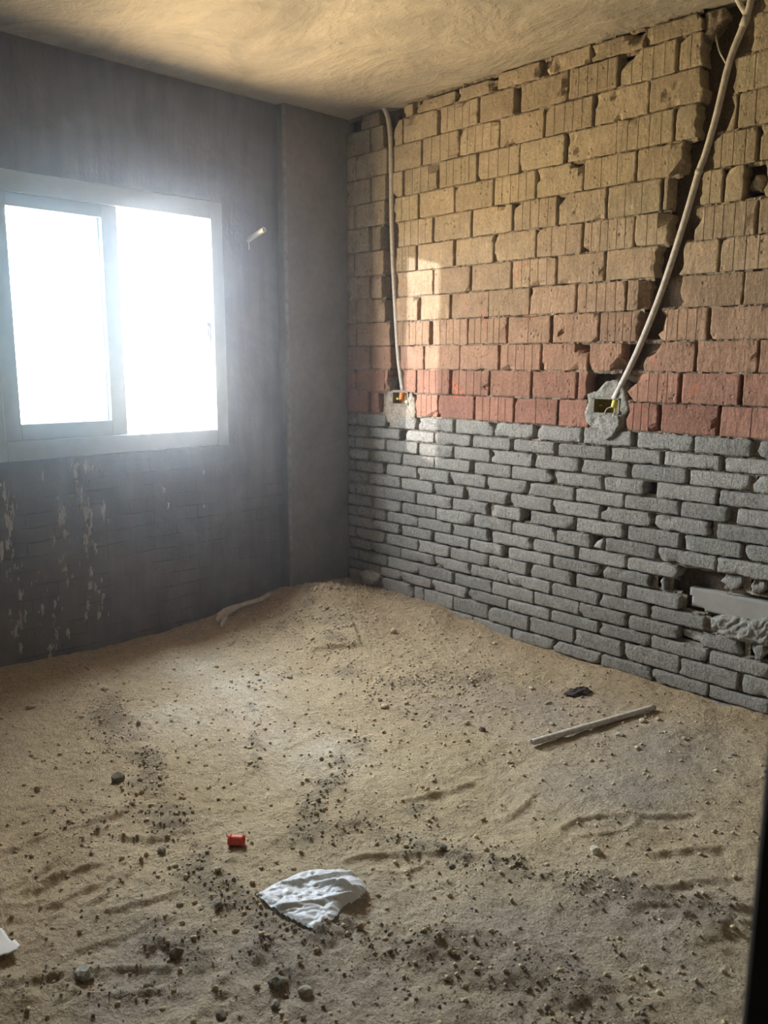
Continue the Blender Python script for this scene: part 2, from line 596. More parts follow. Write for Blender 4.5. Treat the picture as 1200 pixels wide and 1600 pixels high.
def gz(x, y):
    x = np.asarray(x, float); y = np.asarray(y, float)
    z = 0.012 * fbm(x * 1.7, y * 1.7, 3)
    # sand banked against the two walls, highest in the corner
    rw = np.interp(x, [p[0] for p in RW], [p[1] for p in RW])
    lw = np.interp(y, [p[0] for p in LW], [p[1] for p in LW])
    z = z + rw * np.exp(-((-y) / 0.30) ** 2) * (1 - 0.55 * np.exp(-(x / 0.3) ** 2))
    z = z + lw * np.exp(-((x - WX) / 0.28) ** 2) * (1 - 0.4 * np.exp(-(y / 0.3) ** 2))
    z = z + 0.135 * np.exp(-(((x - .30) / .25) ** 2 + ((y + .42) / .24) ** 2))
    z = z + 0.045 * np.exp(-(((x - .62) / .35) ** 2 + ((y + .55) / .35) ** 2))
    z = z + 0.03 * np.exp(-(((x - .75) / .3) ** 2 + ((y + .18) / .15) ** 2))
    # crusted square clod below the heap
    c, s = math.cos(1.02), math.sin(1.02)
    u = (x - .68) * c + (y + .71) * s
    v = -(x - .68) * s + (y + .71) * c
    sq = np.maximum(np.abs(u) / .13, np.abs(v) / .12)
    z = z + 0.022 * np.clip((1.05 - sq) / .12, 0, 1)
    g = grit(x, y)
    z = z + (0.014 + 0.010 * g) * fbm(x * 7, y * 7, 4, 0.6)
    rough = np.clip(0.35 + 1.4 * fbm(x * 2.2 + 40, y * 2.2, 3), 0.12, 1) + .6 * g + 1.1 * rubble(x, y)
    z = z + rough * (0.011 * np.abs(vn(x * 24, y * 24)) + 0.008 * np.abs(vn(x * 46 + 7, y * 46)) + 0.004 * vn(x * 80, y * 80))
    z = z + 0.0035 * vn(x * 46, y * 7) * np.clip(.6 + 2 * vn(x * 3, y * 3 + 8), 0, 1)
    # drag marks and footprints
    wx = x + 0.022 * vn(x * 9, y * 9 + 5) + .010 * vn(x * 40, y * 40)
    wy = y + 0.022 * vn(x * 9 + 9, y * 9)
    for (a, b) in RIDGES:
        d = np.array([b[0] - a[0], b[1] - a[1]]); L = np.hypot(*d); d /= L
        t = (wx - a[0]) * d[0] + (wy - a[1]) * d[1]
        q = -(wx - a[0]) * d[1] + (wy - a[1]) * d[0]
        e = np.exp(-np.clip(np.maximum(-t, t - L), 0, None) ** 2 / .0012)
        z = z + e * (0.008 * np.exp(-(q / .011) ** 2) - 0.005 * np.exp(-((q + .026) / .018) ** 2))
    # shoe print outline
    for (fx, fy, an) in ((2.135, -2.605, 0.85), (1.66, -2.56, 1.45), (2.22, -1.83, .9), (2.55, -1.2, 1.0)):
        u = (x - fx) * math.cos(an) + (y - fy) * math.sin(an)
        v = -(x - fx) * math.sin(an) + (y - fy) * math.cos(an)
        r = np.sqrt((u / .13) ** 2 + (v / .048) ** 2)
        z = z + 0.007 * np.exp(-((r - 1) / .13) ** 2) - 0.009 * np.exp(-(r / .85) ** 4) + \
            0.002 * np.sin(u * 220) * np.exp(-(r / .85) ** 4)
    return z


def rubble(x, y):
    r = np.exp(-(((x - .45) / .50) ** 2 + ((y + .45) / .42) ** 2)) + .8 * np.exp(-(((x - 1.4) / .38) ** 2 + ((y + .65) / .36) ** 2))
    return np.clip(r * (1 + 1.6 * fbm(x * 4 + 9, y * 4, 3)), 0, 1)


def grit(x, y):
    x = np.asarray(x, float); y = np.asarray(y, float)
    g = np.zeros(np.shape(x))
    for pts, w, st in GRIT:
        d = np.full(np.shape(x), 9.0)
        for (ax, ay), (bx, by) in zip(pts[:-1], pts[1:]):
            t = np.clip(((x - ax) * (bx - ax) + (y - ay) * (by - ay)) / ((bx - ax) ** 2 + (by - ay) ** 2), 0, 1)
            d = np.minimum(d, np.hypot(x - ax - t * (bx - ax), y - ay - t * (by - ay)))
        g = np.maximum(g, st * np.exp(-(d / w) ** 2))
    n = fbm(x * 7, y * 7, 4, .65)
    return np.clip(g * (1.0 + 2.2 * n) + 0.25 * np.clip(n - .1, 0, 1), 0, 1)


def gz1(x, y):
    return float(gz(np.array([x]), np.array([y]))[0])


def build_ground():
    xs = np.concatenate([np.arange(WX, 3.30, 0.008), np.arange(3.30, 5.03, 0.04)])
    ys = np.concatenate([np.arange(END, -3.0, 0.03), np.arange(-3.0, 0.065, 0.008)])
    X, Y = np.meshgrid(xs, ys, indexing='ij')
    Z = gz(X, Y)
    nx, ny = X.shape
    me = bpy.data.meshes.new('floor')
    co = np.stack([X, Y, Z], -1).reshape(-1, 3)
    me.vertices.add(nx * ny)
    me.vertices.foreach_set('co', co.ravel())
    i = np.arange(nx * ny).reshape(nx, ny)
    q = np.stack([i[:-1, :-1], i[1:, :-1], i[1:, 1:], i[:-1, 1:]], -1).reshape(-1, 4)
    me.loops.add(q.size)
    me.loops.foreach_set('vertex_index', q.ravel())
    me.polygons.add(len(q))
    me.polygons.foreach_set('loop_start', np.arange(0, q.size, 4))
    me.polygons.foreach_set('loop_total', np.full(len(q), 4))
    me.update()
    me.validate()
    at = me.color_attributes.new('ground', 'FLOAT_COLOR', 'POINT')
    g = grit(X, Y)
    p = np.zeros_like(X)
    for (a, b, r) in PALE:
        p = np.maximum(p, np.exp(-((X - a) ** 2 + (Y - b) ** 2) / (r * r)))
    p = np.clip(p * (1 + 0.9 * fbm(X * 5, Y * 5, 3)), 0, 1)
    b_ = np.zeros_like(X)
    for (a, b, r) in GREY:
        b_ = np.maximum(b_, np.exp(-((X - a) ** 2 + (Y - b) ** 2) / (r * r)))
    wm = np.exp(-(((X - .35) / .55) ** 2 + ((Y + .35) / .5) ** 2)) + .7 * np.exp(-(Y / .22) ** 2) + .5 * np.exp(-((X - WX) / .3) ** 2)
    wm = np.clip(wm * (1 + 1.1 * fbm(X * 5 + 3, Y * 5, 3)), 0, 1)
    col = np.stack([g, p, np.clip(b_ * (1 + fbm(X * 4, Y * 4, 3)), 0, 1), wm], -1)
    at.data.foreach_set('color', col.reshape(-1).astype(np.float32))
    o = obj('floor', me, M['sand'], smooth=True)
    return tag(o, 'loose sand and grit covering the unfinished floor', 'floor', kind='structure')


FLOOR = build_ground()

# ------------------------------------------------------------------ ceiling and plain walls
tag(obj('ceiling', boxes('ceiling', [(WX - .34, 5.1, END - .1, .2, CEIL, CEIL + .16)]), M['ceiling']),
    'rough skim-plastered concrete ceiling', 'ceiling', kind='structure')

lw = obj('wall_left', boxes('wall_left', [
    (WX - .34, WX, END, OP['y0'], -.1, CEIL), (WX - .18, WX, OP['y1'], .2, -.1, CEIL),  # section left of the window thickened outside, unseen, added to block the sun
    (WX - .18, WX, OP['y0'], OP['y1'], -.1, OP['z0']), (WX - .18, WX, OP['y0'], OP['y1'], OP['z1'], CEIL)]), M['lwall'])
tag(lw, 'dark grey slurry-plastered wall around the window', 'wall', kind='structure')


def column():
    n = 60
    vs, fs = [], []
    prof = []
    for k in range(n + 1):
        z = -.05 + (CEIL + .05) * k / n
        w = 0.006 * (rnd.random() - .5) + 0.006 * math.sin(z * 3)
        prof.append([(0.0, 0.06), (0.0, -.40), (0.003, -.444 + w), (-0.004, -.456 + w), (-.02, -.460 + w), (WX - .02, -.462 + w)])
        for (x, y) in prof[-1]:
            vs.append((x, y, z))
    m = 6
    for k in range(n):
        for j in range(m - 1):
            a = k * m + j
            fs.append((a, a + 1, a + m + 1, a + m))
    me = mesh('column', vs, [f[::-1] for f in fs])
    o = obj('concrete_column', me, M['column'])
    vs, fs = [], []
    n = 150
    for k in range(n + 1):                       # ragged bead of plaster left along the arris
        z = .02 + (CEIL - .03) * k / n
        w = .0045 + .004 * abs(mnoise.noise(Vector((z * 9, 1, 2)))) + .003 * rnd.random()
        for (x, y) in ((-.004, -.462), (.006 + .004 * rnd.random(), -.452), (.0045, -.444), (-.002, -.446 + w * 1.6)):
            vs.append((x, y + .004 * mnoise.noise(Vector((z * 4, 5, 1))), z))
        if k:
            for j in range(3):
                p = (k - 1) * 4 + j
                fs.append((p + 1, p, p + 4, p + 5))
    obj('plaster_bead', mesh('plaster_bead', vs, fs), M['bead'], o)
    return tag(o, 'smooth grey concrete column standing in the corner beside the brick wall', 'column', kind='structure')


column()

# splashes of plaster that have run down the wall under the window (thin raised drips)
def drips():
    r = random.Random(21)
    cl = []
    for (cy, zt, zb, sk) in ((-2.03, .98, .62, .25), (-2.0, .86, .10, .4), (-1.985, .55, .06, .5), (-2.05, .60, .30, .6), (-1.80, .86, .40, .25), (-1.775, .74, .52, .15), (-1.83, .62, .44, .3),
                             (-1.88, .42, .08, .4), (-1.91, .28, .05, .45), (-1.86, .20, .06, .4), (-1.715, .99, .55, .3), (-1.69, .95, .62, .45), (-1.655, .80, .46, .35), (-1.625, .97, .70, .55), (-1.63, .62, .20, .5),
                             (-1.60, .40, .14, .5), (-1.76, .5, .1, .7), (-1.22, .9, .55, .85), (-.99, .85, .6, .85), (-2.3, .95, .3, .4), (-2.4, .9, .1, .4), (-2.5, .8, .2, .5)):
        z, y = zt, cy
        while z > zb:
            if r.random() > sk:
                for _ in range(r.choice((1, 1, 2, 3))):
                    cl.append((y + r.gauss(0, .008), z + r.uniform(-.015, .015)))
            z -= r.uniform(.012, .04)
            y += r.gauss(0, .007)
    for _ in range(45):
        cl.append((r.uniform(-2.5, -1.5), r.uniform(.1, .95)))
    vs, fs = [], []
    for (y, z) in cl:
        w = r.uniform(.003, .007) if r.random() < .7 else r.uniform(.007, .014)
        h = w * r.uniform(1.2, 4.0)
        n = 13
        c0 = len(vs)
        vs.append((WX + r.uniform(.002, .005), y, z))
        ring = []
        for k in range(n):
            a = 2 * math.pi * k / n
            rr = r.uniform(.45, 1.35)
            ring.append(len(vs))
            vs.append((WX - .001, y + w * rr * math.cos(a) + .15 * h * math.sin(a) * r.random(), z + h * rr * math.sin(a) * (1.4 if math.sin(a) < 0 else 1)))
        for k in range(n):
            fs.append((c0, ring[k], ring[(k + 1) % n]))
    o = obj('plaster_drips', mesh('plaster_drips', vs, fs), M['splash'], lw)
    o['kind'] = 'stuff'


drips()

tag(obj('wall_back', boxes('wall_back', [(WX - .34, 5.1, END - .1, END, -.1, CEIL)]), M['hall']),
    'grey plastered wall behind the viewer', 'wall', kind='structure')
tag(obj('wall_hall', boxes('wall_hall', [(5.0, 5.1, END, .2, -.1, CEIL)]), M['hall']),
    'grey plastered hallway wall behind the viewer', 'wall', kind='structure')
tag(obj('wall_front', boxes('wall_front', [(3.615, 3.72, -2.76, .055, -.1, CEIL), (3.615, 3.72, END, -3.80, -.1, CEIL),
                                           (3.615, 3.72, -3.80, -2.76, 2.2, CEIL)]), M['hall']),
    'wall with the doorway the room is seen through', 'wall', kind='structure')
d1 = bpy.data.objects.new('door_1', None)
COL.objects.link(d1)
d1.location = (3.67, -3.28, 0)
tag(d1, 'dark door frame at the right edge, close to the viewer', 'door frame', kind='structure')
for nm, b in (('jamb', (3.607, 3.735, -2.80, -2.755, -.05, 2.2)), ('jamb', (3.607, 3.735, -3.805, -3.76, -.05, 2.2)), ('head', (3.607, 3.735, -3.76, -2.80, 2.155, 2.2))):
    o = obj(nm, boxes(nm, [b], .004), M['dark'], d1)
    o.matrix_parent_inverse = Matrix.Translation((-3.67, 3.28, 0))

# ------------------------------------------------------------------ window
win = bpy.data.objects.new('window_1', None)
COL.objects.link(win)
win.location = (WX, -1.457, OP['z0'])
tag(win, 'white sliding window, right half slid open', 'window', kind='structure')


def wpart(nm, bl, mat, parent=None, bevel=.003):
    o = obj(nm, boxes(nm, bl, bevel), mat, parent or win)
    o.matrix_parent_inverse = Matrix.Translation((-WX, 1.457, -OP['z0']))
    return o


FX0, FX1 = WX - .085, WX + .012
wpart('frame_jamb', [(FX0, FX1, OP['y0'], -2.012, OP['z0'], OP['z1'])], M['pvc'])
wpart('frame_jamb', [(FX0, FX1, -.902, OP['y1'], OP['z0'], OP['z1'])], M['pvc'])
wpart('frame_head', [(FX0, FX1, -2.012, -.902, 2.181, OP['z1'])], M['pvc'])
wpart('frame_sill', [(FX0, FX1, -2.012, -.902, OP['z0'], 1.091)], M['pvc'])
for i, (x0, x1, dy) in enumerate(((WX - .035, WX - .006, 0.0), (WX - .075, WX - .045, -0.004))):
    sash = bpy.data.objects.new('sash', None)
    COL.objects.link(sash)
    sash.parent = win
    sash.location = (0, 0, 0)
    a, b = -2.012 + dy, -1.413 + dy
    for nm, bx in (('stile', (x0, x1, a, a + .079, 1.091, 2.181)), ('stile', (x0, x1, b - .080, b, 1.091, 2.181)),
                   ('rail', (x0, x1, a + .079, b - .080, 1.091, 1.166)), ('rail', (x0, x1, a + .079, b - .080, 2.123, 2.181)),
                   ('pane', (x0 + .012, x0 + .016, a + .079, b - .080, 1.166, 2.123))):
        o = obj(nm, boxes(nm, [bx], 0 if nm == 'pane' else .002), M['glass'] if nm == 'pane' else M['pvc'], sash)
        o.matrix_parent_inverse = Matrix.Translation((-WX, 1.457, -OP['z0']))
o = wpart('latch', [(WX - .05, WX - .02, -.925, -.902, 1.55, 1.66)], M['latch'])

# conduit stub poking out of the window wall
pt = Vector((WX, -.655, 2.135))
stub = bpy.data.objects.new('conduit_stub', None)
COL.objects.link(stub)
stub.location = pt
tag(stub, 'short cream conduit stub poking out of the wall between window and column', 'conduit')
o = obj('tube', tube('tube', [(-.01, -.006, -.035), (.06, .002, -.012), (.13, .008, .010)], .0135, 12, .003), M['wire'], stub, smooth=True)
o = obj('wire', tube('wire', [(.004, -.008, -.045), (.012, -.010, -.06), (.014, -.011, -.085)], .002, 6), M['wire'], stub, smooth=True)

# ------------------------------------------------------------------ brick wall
CLAY_ROWS = [
    (2.746, 2.825, [(0.126, 0.278),(0.458, 0.535),(0.563, 0.832),(0.845, 1.098),(1.106, 1.348),(1.38, 1.616),(1.626, 1.87),(1.891, 2.132)]),
    (2.616, 2.746, [(0.0, 0.195),(0.205, 0.309),(0.39, 0.454),(0.469, 0.711),(0.736, 0.981),(0.998, 1.202),(1.247, 1.496),(1.516, 1.757),(1.773, 2.021),(2.041, 2.134),(2.32, -1)]),
    (2.482, 2.616, [(0.0, 0.076),(0.084, 0.335),(0.386, 0.59),(0.608, 0.859),(0.872, 1.122),(1.128, 1.379),(1.393, 1.64),(1.655, 1.906),(1.915, 2.147),(2.262, -1)]),
    (2.348, 2.482, [(0.0, 0.195),(0.211, 0.326),(0.382, 0.457),(0.476, 0.708),(0.735, 0.983),(0.998, 1.247),(1.254, 1.502),(1.518, 1.766),(1.772, 2.029),(2.039, 2.138),(2.255, 2.285),(2.298, -1)]),
    (2.215, 2.348, [(0.0, 0.066),(0.073, 0.319),(0.393, 0.575),(0.589, 0.834),(0.844, 1.088),(1.102, 1.345),(1.36, 1.608),(1.614, 1.867),(1.876, 2.088),(2.196, 2.377),(2.392, -1)]),
    (2.080, 2.215, [(0.0, 0.193),(0.216, 0.291),(0.424, 0.688),(0.704, 0.955),(0.968, 1.215),(1.225, 1.47),(1.486, 1.734),(1.744, 1.996),(2.007, 2.031),(2.158, 2.255),(2.266, 2.347),(2.412, -1)]),
    (1.945, 2.080, [(0.0, 0.062),(0.068, 0.315),(0.41, 0.569),(0.583, 0.838),(0.855, 1.097),(1.109, 1.357),(1.366, 1.612),(1.625, 1.874),(1.884, 2.043),(2.141, 2.395),(2.407, -1)]),
    (1.811, 1.945, [(0.0, 0.189),(0.211, 0.297),(0.426, 0.693),(0.706, 0.955),(0.967, 1.215),(1.231, 1.482),(1.493, 1.737),(1.749, 1.994),(2.098, 2.258),(2.269, -1)]),
    (1.678, 1.811, [(0.0, 0.074),(0.083, 0.329),(0.417, 0.582),(0.607, 0.817),(0.835, 1.081),(1.085, 1.335),(1.341, 1.597),(1.608, 1.851),(1.861, 1.959),(2.104, 2.367),(2.374, -1)]),
    (1.544, 1.678, [(0.0, 0.083),(0.091, 0.37),(0.432, 0.676),(0.698, 0.94),(0.952, 1.2),(1.214, 1.463),(1.476, 1.721),(1.731, 1.925),(2.015, 2.233),(2.247, -1)]),
    (1.413, 1.544, [(0.0, 0.193),(0.208, 0.376),(0.445, 0.63),(0.641, 0.894),(0.901, 1.151),(1.167, 1.41),(1.423, 1.673),(1.683, 1.858),(1.949, 2.188),(2.198, 2.446),(2.455, -1)]),
    (1.281, 1.413, [(0.0, 0.063),(0.087, 0.323),(0.328, 0.352),(0.477, 0.578),(0.587, 0.826),(0.847, 1.096),(1.104, 1.355),(1.367, 1.618),(1.632, 1.682),(1.895, 2.127),(2.144, 2.386),(2.401, -1)]),
    (1.152, 1.281, [(0.0, 0.183),(0.211, 0.277),(0.575, 0.738),(0.745, 0.995),(1.011, 1.258),(1.273, 1.522),(1.528, 1.689),(1.887, 2.039),(2.057, 2.306),(2.317, -1)]),
]
CEMENT_ROWS = [
    (1.075, 1.152, [(0.0, 0.07),(0.08, 0.332),(0.37, 0.591),(0.606, 0.859),(0.877, 1.131),(1.144, 1.381),(1.413, 1.656),(1.677, 1.919),(1.949, 2.206),(2.213, 2.454),(2.476, -1)]),
    (1.008, 1.075, [(0.0, 0.178),(0.189, 0.449),(0.501, 0.717),(0.729, 0.978),(1.0, 1.245),(1.269, 1.527),(1.538, 1.797),(1.826, 2.066),(2.082, 2.328),(2.352, -1)]),
    (0.936, 1.008, [(0.0, 0.054),(0.068, 0.322),(0.344, 0.588),(0.608, 0.857),(0.869, 1.115),(1.128, 1.383),(1.402, 1.653),(1.667, 1.909),(1.933, 2.188),(2.205, 2.455),(2.475, -1)]),
    (0.866, 0.936, [(0.0, 0.172),(0.197, 0.456),(0.477, 0.72),(0.727, 0.978),(1.013, 1.251),(1.263, 1.508),(1.526, 1.781),(1.798, 2.002),(2.057, 2.325),(2.338, -1)]),
    (0.795, 0.866, [(0.0, 0.056),(0.068, 0.328),(0.344, 0.585),(0.598, 0.833),(0.84, 1.085),(1.105, 1.354),(1.371, 1.632),(1.645, 1.898),(1.904, 2.163),(2.178, 2.379),(2.419, -1)]),
    (0.723, 0.795, [(0.0, 0.172),(0.193, 0.452),(0.468, 0.711),(0.73, 0.937),(0.977, 1.24),(1.262, 1.507),(1.52, 1.779),(1.786, 2.042),(2.06, 2.314),(2.342, -1)]),
    (0.651, 0.723, [(0.0, 0.058),(0.073, 0.323),(0.329, 0.577),(0.592, 0.846),(0.858, 1.116),(1.137, 1.324),(1.39, 1.639),(1.659, 1.917),(1.93, 2.176),(2.198, 2.447),(2.463, -1)]),
    (0.580, 0.651, [(0.0, 0.212),(0.226, 0.458),(0.472, 0.738),(0.75, 1.002),(1.015, 1.266),(1.274, 1.542),(1.548, 1.735),(1.815, 2.07),(2.082, 2.342),(2.353, -1)]),
    (0.514, 0.580, [(0.0, 0.06),(0.076, 0.324),(0.351, 0.598),(0.605, 0.854),(0.867, 1.12),(1.15, 1.397),(1.409, 1.654),(1.675, 1.925),(1.938, 2.189),(2.361, 2.458),(2.479, 2.557)]),
    (0.448, 0.514, [(0.0, 0.206),(0.217, 0.454),(0.473, 0.706),(0.735, 0.984),(0.994, 1.212),(1.258, 1.516),(1.533, 1.788),(1.812, 2.057),(2.073, 2.128)]),
    (0.376, 0.448, [(0.0, 0.054),(0.072, 0.324),(0.347, 0.6),(0.606, 0.846),(0.857, 1.12),(1.131, 1.371),(1.401, 1.657),(1.668, 1.917),(1.94, 2.196)]),
    (0.308, 0.376, [(0.0, 0.197),(0.203, 0.461),(0.47, 0.727),(0.738, 0.998),(1.003, 1.255),(1.259, 1.519),(1.532, 1.792),(1.803, 2.051),(2.068, 2.315)]),
    (0.235, 0.308, [(0.0, 0.095),(0.105, 0.347),(0.358, 0.614),(0.619, 0.873),(0.889, 1.147),(1.153, 1.417),(1.423, 1.686),(1.693, 1.949),(1.959, 2.203),(2.28, 2.486),(2.501, 2.585)]),
    (0.170, 0.235, [(0.0, 0.28),(0.292, 0.462),(0.468, 0.711),(0.721, 0.979),(0.991, 1.254),(1.265, 1.522),(1.533, 1.797),(1.811, 2.069),(2.077, 2.336),(2.348, -1)]),
    (0.083, 0.170, [(0.0, 0.154),(0.165, 0.314),(0.326, 0.572),(0.582, 0.652),(0.654, 0.877),(0.88, 1.125),(1.139, 1.395),(1.405, 1.665),(1.67, 1.924),(1.946, 2.213),(2.219, 2.476),(2.495, -1)]),
    (0.019, 0.083, [(0.0, 0.212),(0.229, 0.491),(0.512, 0.798),(0.817, 1.02),(1.029, 1.287),(1.3, 1.548),(1.558, 1.819),(1.828, 2.089),(2.092, 2.354),(2.358, -1)]),
]


wr = obj('wall_right', boxes('wall_right', [(WX - .34, 5.1, .078, .2, -.1, CEIL)]), M['backing'])
tag(wr, 'bare brick wall, red clay blocks above grey cement bricks', 'wall', kind='structure')


def brick(name, s0, s1, z0, z1, kind, grooves=0, rag0=0.0, rag1=0.0, chips=0, color=(1, 1, 1), y=0.0, depth=.083, notch=()):
    w, h = s1 - s0, z1 - z0
    if kind == 'clay':
        e, r, rim, amp = .0018, .005, .0024, .0024
    else:
        e, r, rim, amp = .0028, min(.0095, w * .3), .0042, .0036
    us = [0, e, r]
    if grooves:
        gp = [w * (k + 1) / (grooves + 1) + rnd.uniform(-.003, .003) for k in range(grooves)]
        for g in gp:
            if r + .006 < g < w - r - .006:
                us += [g - .0017, g, g + .0017]
    else:
        gp = []
        n = max(1, int(round(w / .022)))
        us += [r + (w - 2 * r) * k / n for k in range(1, n)]
    us += [w - r, w - e, w]
    nv = 6 if kind == 'clay' else 3
    vs_ = [0, e, r] + [r + (h - 2 * r) * k / nv for k in range(1, nv)] + [h - r, h - e, h]
    nu, nw = len(us), len(vs_)
    sx, sy = rnd.uniform(0, 200), rnd.uniform(0, 200)
    bites = []
    for _ in range(chips):
        side = rnd.choice('tblrcc')
        cx = rnd.uniform(0, w); cz = rnd.uniform(0, h)
        if side == 't': cz = h
        elif side == 'b': cz = 0
        elif side == 'l': cx = 0
        elif side == 'r': cx = w
        else: cx, cz = rnd.choice((0, w)), rnd.choice((0, h))
        bites.append((cx, cz, rnd.uniform(.012, .03), rnd.uniform(.006, .022)))
    bites += [(fx * w, fz * h, br, bd) for (fx, fz, br, bd) in notch]
    gset = set(round(g, 6) for g in gp)
    V, Fc = [], []
    for i, u in enumerate(us):
        for j, v in enumerate(vs_):
            cx = min(max(u, r), w - r); cz = min(max(v, r), h - r)
            dx, dz = u - cx, v - cz
            L = math.hypot(dx, dz)
            px, pz = u, v
            if dx and dz and L > 0:
                k = max(abs(dx), abs(dz)) / L
                px, pz = cx + dx * k, cz + dz * k
            edge = min(i, j, nu - 1 - i, nw - 1 - j)
            yy = rim if edge == 0 else (.0012 if edge == 1 else 0.0)
            fall = (1.0, .75, .4)[edge] if edge < 3 else 0
            nn = Vector((sx + (s0 + u) * 45, sy + (z0 + v) * 45, 0))
            px += fall * amp * mnoise.noise(nn) * 1.6
            pz += fall * amp * mnoise.noise(nn + Vector((31, 7, 0))) * 1.6
            yy += (.0022 if kind != 'clay' else .0012) * mnoise.noise(nn * .6 + Vector((3, 3, 9)))
            if round(u, 6) in gset and 0 < j < nw - 1:
                yy += .0045
            if rag0:
                t = max(0, 1 - u / .035)
                q = mnoise.noise(Vector((sx, (z0 + v) * 26, 4)))
                px += rag0 * t * max(-.2, q + .35) * 1.5
                yy += rag0 * .5 * max(0, t - .55) * (q + .6)
            if rag1:
                t = max(0, 1 - (w - u) / .035)
                q = mnoise.noise(Vector((sx + 50, (z0 + v) * 26, 8)))
                px -= rag1 * t * max(-.2, q + .35) * 1.5
                yy += rag1 * .5 * max(0, t - .55) * (q + .6)
            for (bx, bz, br, bd) in bites:
                d = math.hypot(u - bx, v - bz)
                if d < br:
                    yy += bd * (1 - d / br) ** .6
                    px += (w / 2 - px) * .04; pz += (h / 2 - pz) * .06
            V.append((px - w / 2, yy, pz - h / 2))
    for i in range(nu - 1):
        for j in range(nw - 1):
            Fc.append((i * nw + j, (i + 1) * nw + j, (i + 1) * nw + j + 1, i * nw + j + 1))
    loop = [i * nw for i in range(nu)] + [(nu - 1) * nw + j for j in range(1, nw)] + \
           [i * nw + nw - 1 for i in range(nu - 2, -1, -1)] + [j for j in range(nw - 2, 0, -1)]
    b0 = len(V)
    for a in loop:
        V.append((V[a][0], depth, V[a][2]))
    m = len(loop)
    for k in range(m):
        Fc.append((loop[(k + 1) % m], loop[k], b0 + k, b0 + (k + 1) % m))
    me = mesh(name, V, Fc)
    o = obj(name, me, M['clay' if kind == 'clay' else 'cement'], wr, (s0 + w / 2, y, z0 + h / 2),
            (rnd.gauss(0, .008), 0, rnd.gauss(0, .008)), smooth=(kind != 'clay'))
    o.color = (*color, 1)
    return o


def jit(c, a):
    k = 1 + rnd.uniform(-a, a)
    return tuple(max(.01, v * k * (1 + rnd.uniform(-.012, .012))) for v in c)


def extend(row, step, gap, lim):
    """close rows that the frame cuts off, and carry them on to the doorway wall"""
    out = []
    for (a, b) in row:
        if b < 0:
            b = a + step
        out.append((a, min(b, lim)))
    while out[-1][1] < lim - .05:
        a = out[-1][1] + gap
        out.append((a, min(a + step, lim)))
    return out


CLAY_TOP = (0.42, 0.35, 0.25)
CLAY_MID = (0.385, 0.27, 0.18)
CLAY_LOW = (0.335, 0.172, 0.118)
RIBS = {(1, 4): 4, (1, 7): 4, (1, 8): 4, (1, 9): 1, (2, 3): 3, (2, 4): 4, (2, 6): 4, (2, 9): 2, (3, 3): 3, (3, 4): 4, (3, 5): 3, (3, 8): 4, (3, 11): 3,
        (4, 2): 2, (4, 5): 4, (4, 7): 2, (4, 9): 3, (5, 2): 4, (5, 5): 4, (5, 7): 2, (5, 9): 1, (6, 2): 2, (6, 6): 2, (6, 7): 5, (6, 8): 2, (6, 9): 5,
        (7, 0): 1, (7, 5): 4, (7, 9): 4, (8, 7): 4, (8, 10): 1, (9, 2): 4, (9, 3): 4, (9, 4): 5, (9, 5): 1, (9, 7): 4, (9, 8): 4, (10, 5): 4,
        (11, 4): 4, (11, 5): 4, (11, 9): 4, (11, 11): 1, (12, 2): 3, (12, 4): 4, (12, 5): 1, (12, 7): 3, (12, 9): 1}    # extruded ribs per block
NOTCH = {(4, 6): ((.86, 1, .026, .05), (.95, .9, .018, .05)), (10, 6): ((.92, 1, .045, .05), (1, .8, .02, .05)), (2, 5): ((.27, 0, .022, .045),),
         (1, 8): ((0, 1, .05, .05), (.12, .95, .03, .05)), (8, 2): ((1, 1, .02, .02),), (6, 7): ((0, 0, .022, .04),), (9, 6): ((.2, .3, .014, .03),),
         (3, 7): ((.18, .35, .014, .018), (.12, .8, .012, .012)), (2, 6): ((.72, .55, .018, .016),), (2, 8): ((.35, .45, .022, .02), (.5, .6, .014, .015)),
         (3, 3): ((.92, .9, .03, .04),), (5, 6): ((0, 1, .03, .04), (.4, .4, .014, .014)), (2, 7): ((.35, .8, .016, .018),), (1, 6): ((1, .7, .022, .025), (.95, .35, .02, .02)),
         (4, 8): ((1, .1, .04, .05), (.9, 0, .03, .04)), (8, 8): ((1, .7, .05, .04), (1, .2, .05, .04)), (6, 8): ((1, .9, .04, .04),), (10, 7): ((1, .1, .05, .05), (.85, 0, .03, .03)),
         (10, 8): ((0, 1, .07, .05), (.1, 1, .05, .05)), (11, 9): ((0, 1, .06, .05),), (9, 8): ((0, .8, .03, .04), (0, .4, .03, .04)), (0, 2): ((0, 1, .03, .03),), (0, 3): ((1, .8, .05, .03),),
         (0, 5): ((0, .9, .04, .04), (.3, .4, .03, .02)), (0, 6): ((.9, 1, .05, .04),), (12, 7): ((1, 0, .03, .02),), (1, 3): ((.2, 1, .04, .02),)}    # knocked-out corners: x, z, radius, depth
GAPS = []            # (z0, z1, [(s0, s1)]) wide gaps per row: chases and holes


def wide_gaps(row):
    g = []
    for (a, b), (c, d) in zip(row[:-1], row[1:]):
        if c - b > .045:
            g.append((b, c))
    return g


